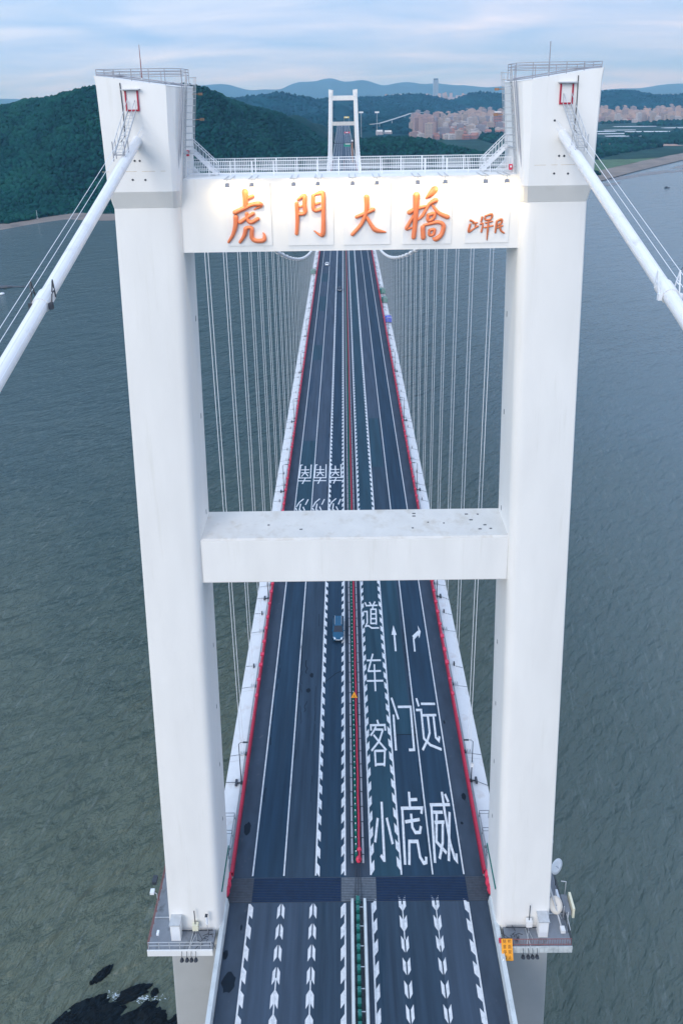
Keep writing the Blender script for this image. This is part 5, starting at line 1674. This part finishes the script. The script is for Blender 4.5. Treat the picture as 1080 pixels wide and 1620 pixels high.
# ------------------------------------------------------------------ vehicles
def make_car(name, label, cat, loc, paint, suv=True, group='cars on the left carriageway', length=4.9):
    t = thing(name, label, cat, loc, group)
    X0, Y0, Z0 = loc
    w = 0.95
    hl = length / 2
    def P(x, y, z): return (X0 + x, Y0 + y, Z0 + z)
    q = MB()   # front faces -Y
    prof = [(-hl, 0.42, 0.62, 0.72), (-hl + 0.18, 0.34, 0.84, 0.86), (-hl + 0.9, 0.30, 0.98, 0.95), (-hl + 1.5, 0.28, 1.04, 0.95), (0.5, 0.28, 1.06, 0.96), (hl - 0.6, 0.30, 1.06, 0.95), (hl - 0.12, 0.36, 1.02, 0.88), (hl, 0.46, 0.86, 0.78)]
    rings = []
    for y, zb, zt, hw in prof:
        rings.append([P(-hw, y, zb + 0.05), P(-hw, y, zt - 0.14), P(-hw * 0.9, y, zt), P(hw * 0.9, y, zt), P(hw, y, zt - 0.14), P(hw, y, zb + 0.05), P(hw * 0.9, y, zb), P(-hw * 0.9, y, zb)])
    q.loft(rings, True)
    q.build('body', paint, t)
    zt = 1.72 if suv else 1.46
    r0, r1 = (-hl + 2.15, hl - 0.75) if suv else (-hl + 2.2, hl - 1.35)
    q = MB()
    q.loft([[P(-0.82, -hl + 1.35, 1.0), P(0.82, -hl + 1.35, 1.0), P(0.84, hl - 0.25 if suv else hl - 0.75, 1.02), P(-0.84, hl - 0.25 if suv else hl - 0.75, 1.02)],
            [P(-0.66, r0, zt - 0.05), P(0.66, r0, zt - 0.05), P(0.66, r1, zt - 0.05), P(-0.66, r1, zt - 0.05)]])
    q.build('windows', M_GLASS, t)
    q = MB()
    q.loft([[P(-0.67, r0 + 0.02, zt - 0.05), P(0.67, r0 + 0.02, zt - 0.05), P(0.67, r1, zt - 0.05), P(-0.67, r1, zt - 0.05)],
            [P(-0.60, r0 + 0.12, zt), P(0.60, r0 + 0.12, zt), P(0.60, r1 - 0.1, zt), P(-0.60, r1 - 0.1, zt)]])
    q.build('roof', paint, t)
    for sx in (-1, 1):
        q = MB()
        q.bar(P(sx * 0.70, r0 - 0.05, zt - 0.06), P(sx * 0.86, -hl + 1.4, 1.02), 0.07)
        q.bar(P(sx * 0.70, r1, zt - 0.06), P(sx * 0.86, hl - 0.3 if suv else hl - 0.8, 1.02), 0.07)
        q.build('pillar', paint, t)
        if suv:
            q = MB(); q.bar(P(sx * 0.60, r0 + 0.2, zt + 0.05), P(sx * 0.60, r1 - 0.1, zt + 0.05), 0.05)
            q.build('roof_rail', M_STEEL, t)
        q = MB(); q.loft([[P(sx * 0.92, -hl + 1.55, 1.02), P(sx * 1.12, -hl + 1.5, 1.02), P(sx * 1.12, -hl + 1.5, 1.18), P(sx * 0.92, -hl + 1.55, 1.18)],
                          [P(sx * 0.92, -hl + 1.68, 1.02), P(sx * 1.10, -hl + 1.64, 1.02), P(sx * 1.10, -hl + 1.64, 1.18), P(sx * 0.92, -hl + 1.68, 1.18)]])
        q.build('mirror', paint, t)
        q = MB(); q.loft([[P(sx * 0.42, -hl - 0.01, 0.62), P(sx * 0.72, -hl + 0.02, 0.62), P(sx * 0.72, -hl + 0.04, 0.78), P(sx * 0.42, -hl + 0.02, 0.76)],
                          [P(sx * 0.45, -hl + 0.20, 0.70), P(sx * 0.88, -hl + 0.42, 0.74), P(sx * 0.84, -hl + 0.42, 0.90), P(sx * 0.45, -hl + 0.22, 0.86)]])
        q.build('headlight', M_CHROME, t)
        for wy in (-hl + 0.95, hl - 0.95):
            q = MB(); q.tube([P(sx * 0.74, wy, 0.34), P(sx * 0.965, wy, 0.34)], 0.34, 14)
            wh = q.build('wheel', M_TYRE, t)
            q = MB(); q.tube([P(sx * 0.966, wy, 0.34), P(sx * 0.975, wy, 0.34)], 0.21, 10)
            q.build('rim', M_STEEL, wh)
    q = MB(); q.box(X0 - 0.40, X0 + 0.40, Y0 - hl - 0.03, Y0 - hl + 0.02, Z0 + 0.50, Z0 + 0.70)
    q.build('grille', M_CHROME, t)
    q = MB(); q.box(X0 - 0.70, X0 + 0.70, Y0 - hl - 0.015, Y0 - hl + 0.05, Z0 + 0.36, Z0 + 0.45)
    q.build('lower_intake', M_TYRE, t)
    return t
make_car('parked_car' if False else 'car', 'dark blue SUV driving towards the viewer in the inner left lane', 'car', (-2.62, 42.5, 0.013), M_CARBLUE, True, length=5.3)
make_car('car', 'small white car far away in the outer left lane', 'car', (-10.4, 310, 0.013), M_CARWHITE, False)
make_car('car', 'small black car far away in the inner left lane', 'car', (-3.3, 260, 0.013), M_CARBLACK, False)

# ------------------------------------------------------------------ water side things
def rock(name, label, cx, cy, rx, ry, h, rot, seed, kind=None):
    bm = bmesh.new()
    bmesh.ops.create_icosphere(bm, subdivisions=4, radius=1.0)
    for v in bm.verts:
        p = v.co.copy()
        n = mnoise.fractal(p * 2.1 + Vector((seed * 3.1, 0, 0)), 0.9, 2.0, 5) * 0.38
        p *= 1 + n
        x, y = p.x * rx, p.y * ry
        v.co = Vector((x * math.cos(rot) - y * math.sin(rot), x * math.sin(rot) + y * math.cos(rot), p.z * h))
    me = bpy.data.meshes.new(name)
    bm.to_mesh(me)
    bm.free()
    me.materials.append(M_ROCK)
    o = place(name, me, None, (cx, cy, WATER_Z - 0.05))
    return tag(o, label, 'rock' if not kind else None, None, kind)
rock('rock', 'small pointed dark rock standing alone in the water left of the pier', -46.4, 27.9, 1.9, 0.75, 0.7, 0.75, 1)
rock('rock', 'tiny dark rock just below the lone pointed rock', -47.9, 26.8, 0.45, 0.4, 0.4, 0.2, 2)
rock('rock', 'dark ragged rock with surf around it beside the white pier', -40.0, 25.2, 2.9, 1.0, 0.8, 0.35, 3)
rock('rock', 'small dark rock next to the pier foot', -36.2, 25.3, 0.7, 0.6, 0.5, 0.1, 4)
# ragged reef: a height field cut by the water
rx_, ry_ = np.meshgrid(np.arange(-66, -20, 0.16), np.arange(4, 28.5, 0.16))
edge = np.interp(rx_, [-66, -57, -54, -51, -48, -45.5, -44, -42, -40, -37, -34, -31, -20], [14, 18.5, 21.3, 23.6, 25.0, 26.0, 25.4, 25.6, 24.2, 24.4, 23.6, 22.8, 21.0])
dd_ = edge - ry_
rot_ = 0.55
u_, v_ = rx_ * math.cos(rot_) + ry_ * math.sin(rot_), -rx_ * math.sin(rot_) + ry_ * math.cos(rot_)
rid = np.abs(fbm(u_ / 5.5, v_ / 1.5, 5, 41)) * 2
fin = fbm(rx_ / 0.8, ry_ / 0.8, 4, 47)
zz_ = -62.75 + 1.25 * sstep(-1.2, 2.2, dd_ + 2.2 * fbm(rx_ / 3.0, ry_ / 2.2, 4, 43)) - 1.5 * rid + 0.30 + 0.55 * fin + 0.02 * np.clip(dd_, 0, 8)
zz_ = np.where(dd_ < -2.5, -64, zz_)
grid_mesh('reef', rx_, ry_, zz_, M_ROCK, label='dark wet ragged reef in the shallow water at the lower left', smooth=False)
def foam(cx, cy, rx, ry, n, seed):
    q = MB()
    rr = random.Random(seed)
    for k in range(n):
        x, y = cx + rr.gauss(0, rx), cy + rr.gauss(0, ry)
        m = rr.randint(5, 9)
        s = rr.uniform(0.02, 0.09)
        el = rr.uniform(1.0, 3.2)
        a0 = rr.uniform(-0.4, 0.9)
        pts = []
        for i in range(m):
            t = 2 * math.pi * i / m
            px, py = el * s * math.cos(t) * rr.uniform(0.6, 1.2), s * math.sin(t) * rr.uniform(0.6, 1.2)
            pts.append((x + px * math.cos(a0) - py * math.sin(a0), y + px * math.sin(a0) + py * math.cos(a0), WATER_Z + 0.03 + 0.0004 * k))
        q.add(pts, [tuple(range(m))])
    o = q.build('surf_foam', M_FOAM, label='broken white surf foam around the dark rocks', kind='stuff')
    o['category'] = 'foam'
foam(-41.5, 24.9, 1.5, 0.35, 130, 1)
foam(-37.5, 24.5, 1.6, 0.3, 90, 2)

def boat(label, x, y, L, B, rot, hullm, boom):
    t = thing('fishing_boat', label, 'boat', (x, y, WATER_Z))
    c, s = math.cos(rot), math.sin(rot)
    def W(a, b, z): return (x + a * c - b * s, y + a * s + b * c, WATER_Z + z)
    q = MB()
    rings = []
    for a, bw, zb in ((-L / 2, 0.75, 0.0), (-L / 4, 1, -0.2), (L / 6, 1, -0.2), (L / 3, 0.7, 0.0), (L / 2, 0.06, 0.4)):
        hb = B / 2 * bw
        top = 0.9 + 0.5 * max(0, a / L)
        rings.append([W(a, -hb, top), W(a, -hb * 0.6, zb - 0.2), W(a, hb * 0.6, zb - 0.2), W(a, hb, top)])
    q.loft(rings)
    q.build('hull', hullm, t)
    q = MB()
    r = lambda a0, a1, b, z: [W(a0, -b, z), W(a1, -b, z), W(a1, b, z), W(a0, b, z)]
    q.loft([r(-L * 0.35, -L * 0.05, B * 0.3, 0.95), r(-L * 0.33, -L * 0.07, B * 0.27, 2.6)])
    q.build('cabin', M_BOARDWHITE if boom else M_DARK, t)
    q = MB()
    q.tube([W(0, 0, 0.9), W(0, 0, 4.0)], 0.12, 6)
    q.build('mast', M_DARK, t)
    if boom:
        q = MB()
        rr = []
        for a, hw, hh in ((L * 0.1, 3.2, 1.2), (L * 0.5 + 2, 2.2, 0.9), (L * 0.5 + 6, 0.9, 0.7), (L * 0.5 + 12, 0.7, 0.5), (L * 0.5 + 18.5, 0.4, 0.4)):
            rr.append([W(a, -hw, 0.6), W(a, hw, 0.6), W(a, hw * 0.8, 0.7 + hh), W(a, -hw * 0.8, 0.7 + hh)])
        q.loft(rr)
        q.build('net_boom', M_DARK, t)
        q = MB(); ball(q, W(L * 0.5 + 5, -19, 0.3), 2.2, 0.4); q.build('float', M_BOARDWHITE, t)
boat('dark fishing boat with a long net boom at the left picture edge', -291, 497.5, 16, 4.5, 0.02, M_DARK, True)
boat('small dark boat on the open water at the right', 500.3, 1021.8, 9, 3.0, 0.15, M_DARK, False)

# ------------------------------------------------------------------ things inland
t = thing('sign_gantry', 'dark steel gantry with a green board spanning the road behind the far tower', 'gantry', (0, 1100, 0))
q = MB(); q.bar((-19, 1100, 8.4), (12, 1100, 8.8), 0.9, 1.0); q.build('beam', M_DARK, t)
q = MB(); q.bar((-18.5, 1100, -3), (-18.5, 1100, 8.5), 0.8); q.build('post', M_DARK, t)
q = MB(); q.bar((11.6, 1100, 0), (11.6, 1100, 8.7), 0.8); q.build('post', M_DARK, t)
MB().box(0.5, 11.0, 1098.7, 1098.99, 3.0, 7.9).build('board', M_SIGNGREEN, t)
MB().box(2.5, 11.0, 1098.6, 1098.695, 6.6, 7.7).build('board_text', M_BOARDWHITE, t)
t = thing('brown_column', 'tall brown column with white cap beside the far tower', 'column', (11.1, 872, 0))
MB().tube([(11.1, 872, 0), (11.1, 872, 27)], 1.35, 10).build('shaft', M_BROWN, t)
MB().box(9.8, 12.4, 870.7, 873.3, 27.0, 28.6).build('cap', M_BOARDWHITE, t)
MB().box(9.6, 12.6, 870.5, 873.5, 25.6, 26.6).build('collar', M_DARK, t)
for x, y, z, w_, h_, m, lab in ((7.9, 1450, 5.6, 12, 3.0, M_TARP, 'red and white overhead board on the inland road'), (9.8, 2000, 16.8, 14, 4.5, M_YELLOW, 'pale yellow board over the far end of the road'),
                                (-9.4, 1800, 8.0, 12, 3.0, M_TARP, 'small red board left of the yellow board')):
    t = thing('road_board', lab, 'sign', (x, y, 0))
    MB().box(x - w_ / 2, x + w_ / 2, y - 0.2, y + 0.2, z - h_ / 2, z + h_ / 2).build('board', m, t)
    MB().box(x - w_ / 4, x + w_ / 6, y - 0.3, y - 0.21, z - h_ / 4, z + h_ / 4).build('board_text', M_BOARDWHITE, t)
    q = MB()
    for px2 in (x - w_ / 2 - 0.3, x + w_ / 2 + 0.3):
        q.bar((px2, y, -3), (px2, y, z + h_ / 2), 0.5)
    q.build('post', M_STEEL, t)
for x, y, z, lab in ((39, 1500, 45, 'white billboard on a single pole behind the far tower'), (73.4, 1500, 44.6, 'white billboard on a pole standing right of the other billboard')):
    t = thing('billboard', lab, 'billboard', (x, y, -40), 'white billboards on poles behind the far tower')
    MB().box(x - 4.6, x + 4.6, y - 0.6, y + 0.6, z - 1.7, z + 1.7).build('panel', M_BOARDWHITE, t)
    MB().bar((x, y, -45), (x, y, z - 1.7), 0.8).build('pole', M_STEEL, t)
# lamp posts by the inland road
t = thing('overpass', 'pale elevated road curving through the woods right of the far tower', 'overpass', (120, 2340, -20))
pts = [(90, 2260, -16), (122, 2341, -17), (187, 2680, -19), (274, 3126, -20), (330, 3420, -20), (372, 3440, -18), (390, 3380, -18)]
for a, b in zip(pts[:-1], pts[1:]):
    MB().bar(a, b, 11, 1.4).build('deck_span', M_CONC_LEGSHADE, t)
for p in pts[1:]:
    MB().bar((p[0], p[1], -64), (p[0], p[1], p[2] - 0.8), 3).build('pier', M_CONC_LEGSHADE, t)
t = thing('navigation_mast', 'thin pale mast on the beach below the wooded hill', 'mast', (-395, 825, -60))
MB().tube([(-395, 825, -61), (-395, 825, -50)], [0.3, 0.15], 6).build('pole', M_BOARDWHITE, t)
MB().box(-396, -394, 824, 826, -61, -59.6).build('base', M_PLATE, t)

# ------------------------------------------------------------------ town
TYPES = []
def block_type(w, d, h, floors, cols, m, roof):
    body = MB()
    body.box(-w / 2, w / 2, -d / 2, d / 2, 0, h)
    body.box(-w / 2 - 0.3, w / 2 + 0.3, -d / 2 - 0.3, d / 2 + 0.3, h + 0.01, h + 1.0)
    win = MB()
    for c in range(cols):
        x = -w / 2 + w * (c + 0.5) / cols
        ww = w / cols * 0.28
        for f_ in range(floors):
            z = h * (f_ + 0.35) / floors
            win.box(x - ww, x + ww, -d / 2 - 0.12, -d / 2 - 0.01, z, z + h / floors * 0.5)
    rf = MB()
    if roof == 'red':
        rf.loft([[(-w / 2, -d / 2, h + 1.02), (w / 2, -d / 2, h + 1.02), (w / 2, d / 2, h + 1.02), (-w / 2, d / 2, h + 1.02)],
                 [(-w / 2 + 1, -0.2, h + 4.5), (w / 2 - 1, -0.2, h + 4.5), (w / 2 - 1, 0.2, h + 4.5), (-w / 2 + 1, 0.2, h + 4.5)]])
    else:
        rf.box(-w * 0.2, w * 0.15, -d * 0.2, d * 0.2, h + 1.02, h + 4.2)
        rf.box(w * 0.22, w * 0.38, -d * 0.1, d * 0.25, h + 1.02, h + 3.0)
    def mk(q, nm, mm):
        me = bpy.data.meshes.new(nm)
        me.from_pydata(q.v, [], q.f)
        me.materials.append(mm)
        return me
    return (mk(body, 'wall', m), mk(win, 'window', M_WINDOW), mk(rf, 'roof', M_ROOFRED if roof == 'red' else m), h)
for w_, d_, h_, fl_, co_, mi, rf_ in ((22, 14, 46, 14, 5, 0, 'flat'), (20, 14, 40, 12, 5, 1, 'flat'), (18, 16, 52, 16, 4, 2, 'flat'), (24, 13, 26, 8, 6, 1, 'flat'), (26, 14, 20, 6, 6, 0, 'flat'),
                                     (22, 14, 18, 5, 5, 3, 'flat'), (18, 12, 11, 3, 4, 4, 'red'), (20, 12, 9, 2, 4, 4, 'red'), (24, 16, 13, 3, 5, 3, 'flat'), (20, 15, 34, 10, 4, 3, 'flat'),
                                     (16, 16, 58, 18, 4, 0, 'flat'), (28, 14, 30, 9, 7, 2, 'flat')):
    TYPES.append(block_type(w_, d_, h_, fl_, co_, TOWN[mi], rf_))
sites = []
rt = random.Random(11)
def ratio_ok(x, y):
    r = x / (y + 58)
    return r
tries = 0
while len(sites) < 900 and tries < 90000:
    tries += 1
    zone = rt.random()
    if zone < 0.60:                                  # town right of the far tower
        y = 2150 + 2300 * rt.random() ** 1.25
        r = rt.uniform(0.094, 0.262)
        if y < 2350 and r > 0.19: continue
        if y > 3300 and r < 0.125: continue
        if y > 3700 and r < 0.16: continue
    else:                                            # town beyond the coastal plain
        y = 3000 + 1300 * rt.random() ** 1.1
        r = rt.uniform(0.355, 0.56)
        if y < 3200 and r > 0.47: continue
    x = r * (y + 58)
    if any((x - a) ** 2 + (y - b) ** 2 < 17 ** 2 for a, b, _ in sites):
        continue
    z = land_z(np.array([x]), np.array([y]))[0] if y < 2390 and x < 510 else -61
    if y < 2390 and x < 510 and z > -45:
        continue
    lo = y < 2550
    if zone < 0.60:
        tall = (r < 0.13 and 2250 < y < 3000) and rt.random() < 0.75
        ti = rt.choice((0, 1, 2, 10)) if tall else (rt.choice((6, 7, 6, 7, 8, 5)) if (lo or (y < 2900 and r > 0.15)) and rt.random() < 0.8 else rt.choice((3, 4, 5, 8, 9, 11, 1, 4)))
    else:
        ti = rt.choice((3, 4, 5, 5, 8, 4, 3, 9, 5, 8, 7, 1))
    sites.append((x, y, ti))
sites.sort(key=lambda s: s[1])
cnt = 0
rest = {}
KIND = {6: 'low red roofed house in the town behind the low wood', 7: 'low red roofed house in the town behind the low wood'}
for x, y, ti in sites:
    wm, wi, rm, h = TYPES[ti]
    sc = rt.uniform(0.88, 1.15)
    rz = rt.uniform(-0.35, 0.35)
    if cnt < 285:
        zone_r = x / (y + 58) > 0.33
        low = ti in (6, 7)
        if low:
            lab, grp, nm = 'low red roofed house in the town below the hills', 'red roofed houses in the town', 'red_roofed_house'
        elif h > 33:
            lab = 'tall pale apartment tower ' + ('in the town beyond the fish ponds' if zone_r else 'in the town right of the far bridge tower')
            grp, nm = 'tall apartment towers ' + ('beyond the ponds' if zone_r else 'in the town'), 'apartment_tower'
        else:
            lab = 'pale apartment block ' + ('in the town beyond the fish ponds' if zone_r else 'in the town right of the far bridge tower')
            grp, nm = 'apartment blocks ' + ('beyond the ponds' if zone_r else 'in the town'), 'apartment_block'
        t = place(nm, wm, None, (x, y, -61.2), (0, 0, rz), (sc, sc, sc * rt.uniform(0.9, 1.15)))
        tag(t, lab, 'house' if low else 'building', grp)
        place('window', wi, t)
        place('roof', rm, t)
        cnt += 1
    else:
        rest.setdefault(0, []).append((x, y, ti, sc, rz))
q = MB()
for x, y, ti, sc, rz in rest.get(0, []):
    for me in (TYPES[ti][0], TYPES[ti][2]):
        vs = []
        for v in me.vertices:
            px2, py2 = v.co.x * sc, v.co.y * sc
            vs.append((x + px2 * math.cos(rz) - py2 * math.sin(rz), y + px2 * math.sin(rz) + py2 * math.cos(rz), -61.2 + v.co.z * sc))
        q.add(vs, [tuple(p.vertices) for p in me.polygons])
M_MASS = mat('far_town_render', (0.34, 0.29, 0.29), 0.85, island=0.22)
o = q.build('far_town', M_MASS, label='hazy mass of farther town buildings below the hills', kind='stuff')
o['category'] = 'buildings'
def single(name, label, x, y, w_, d_, h_, m, zb=-61.2, cap=None, cat='building'):
    t = thing(name, label, cat, (x, y, zb))
    MB().box(x - w_ / 2, x + w_ / 2, y - d_ / 2, y + d_ / 2, zb, zb + h_).build('wall', m, t)
    q = MB()
    nf = max(3, int(h_ / 9))
    for k in range(nf):
        z = zb + h_ * (k + 0.3) / nf
        for c in range(4):
            xx = x - w_ / 2 + w_ * (c + 0.5) / 4
            q.box(xx - w_ * 0.08, xx + w_ * 0.08, y - d_ / 2 - 0.3, y - d_ / 2 - 0.02, z, z + h_ / nf * 0.5)
    q.build('window', M_WINDOW, t)
    MB().box(x - w_ * 0.44, x + w_ * 0.44, y - d_ * 0.44, y + d_ * 0.44, zb + h_ + 0.02, zb + h_ + (cap or 4)).build('roof', M_DARK if cap else M_PLATE, t)
single('skyscraper', 'lone tall glass skyscraper with dark crown on the skyline', 970, 7500, 50, 46, 242, M_GLASSBLOCK, -61.2, 14)
single('apartment_tower', 'tall reddish brown apartment tower standing above the town roofs', 590, 2680, 26, 20, 62, TOWN[4], -61.2, None)
single('white_building', 'small white building on the wooded mid hill', 414, 4350, 40, 24, 14, TOWN[3], -6, None)
single('white_building', 'white hillside building right beside the other one', 452, 4330, 34, 24, 17, TOWN[3], -6, None)
single('toll_office', 'small white roadside buildings right of the far tower', 102, 1957, 20, 14, 9, TOWN[3], -31, None)
single('toll_office', 'low white shed near the roadside building right of the far tower', 128, 1985, 22, 12, 6, TOWN[3], -31, None)
# far city on the plain before the mountains: too far to pick apart
q = MB()
rc = random.Random(5)
for k in range(620):
    y = rc.uniform(6500, 9500)
    r = rc.choice((rc.uniform(-0.28, -0.02), rc.uniform(0.02, 0.26), rc.uniform(0.05, 0.24), rc.uniform(0.36, 0.56)))
    x = r * y
    h = rc.choice((12, 18, 25, 35, 55, 90 if 0.06 < r < 0.2 else 40)) * rc.uniform(0.8, 1.3)
    w_ = rc.uniform(18, 42)
    q.box(x - w_ / 2, x + w_ / 2, y - 12, y + 12, -61.4, -61.4 + h)
o = q.build('distant_city', M_MASS, label='hazy far city on the plain before the mountains', kind='stuff')
o['category'] = 'buildings'
for x, y, w_, h_, lab in ((590, 7400, 60, 100, 'pair of pale office towers left of the skyscraper'), (690, 7450, 34, 112, 'slim grey tower left of the lone skyscraper')):
    single('office_tower', lab, x, y, w_, 30, h_, M_GLASSBLOCK, -61.2, None)

# ------------------------------------------------------------------ sea haze over the whole scene
hz = MB()
hz.box(-12500, 12500, -700, 19500, -72, 440)
hm = bpy.data.materials.new('haze_air')
hm.use_nodes = True
nt = hm.node_tree
nt.nodes.clear()
o_ = nt.nodes.new('ShaderNodeOutputMaterial')
pv = nt.nodes.new('ShaderNodeVolumePrincipled')
pv.inputs['Color'].default_value = (0.25, 0.60, 1.0, 1)
pv.inputs['Absorption Color'].default_value = (1, 1, 1, 1)
pv.inputs['Density'].default_value = HAZE_D = 0.00008
pv.inputs['Anisotropy'].default_value = 0.0
nt.links.new(pv.outputs[0], o_.inputs['Volume'])
ho = hz.build('haze', hm, label='thin blue sea haze', kind='stuff')
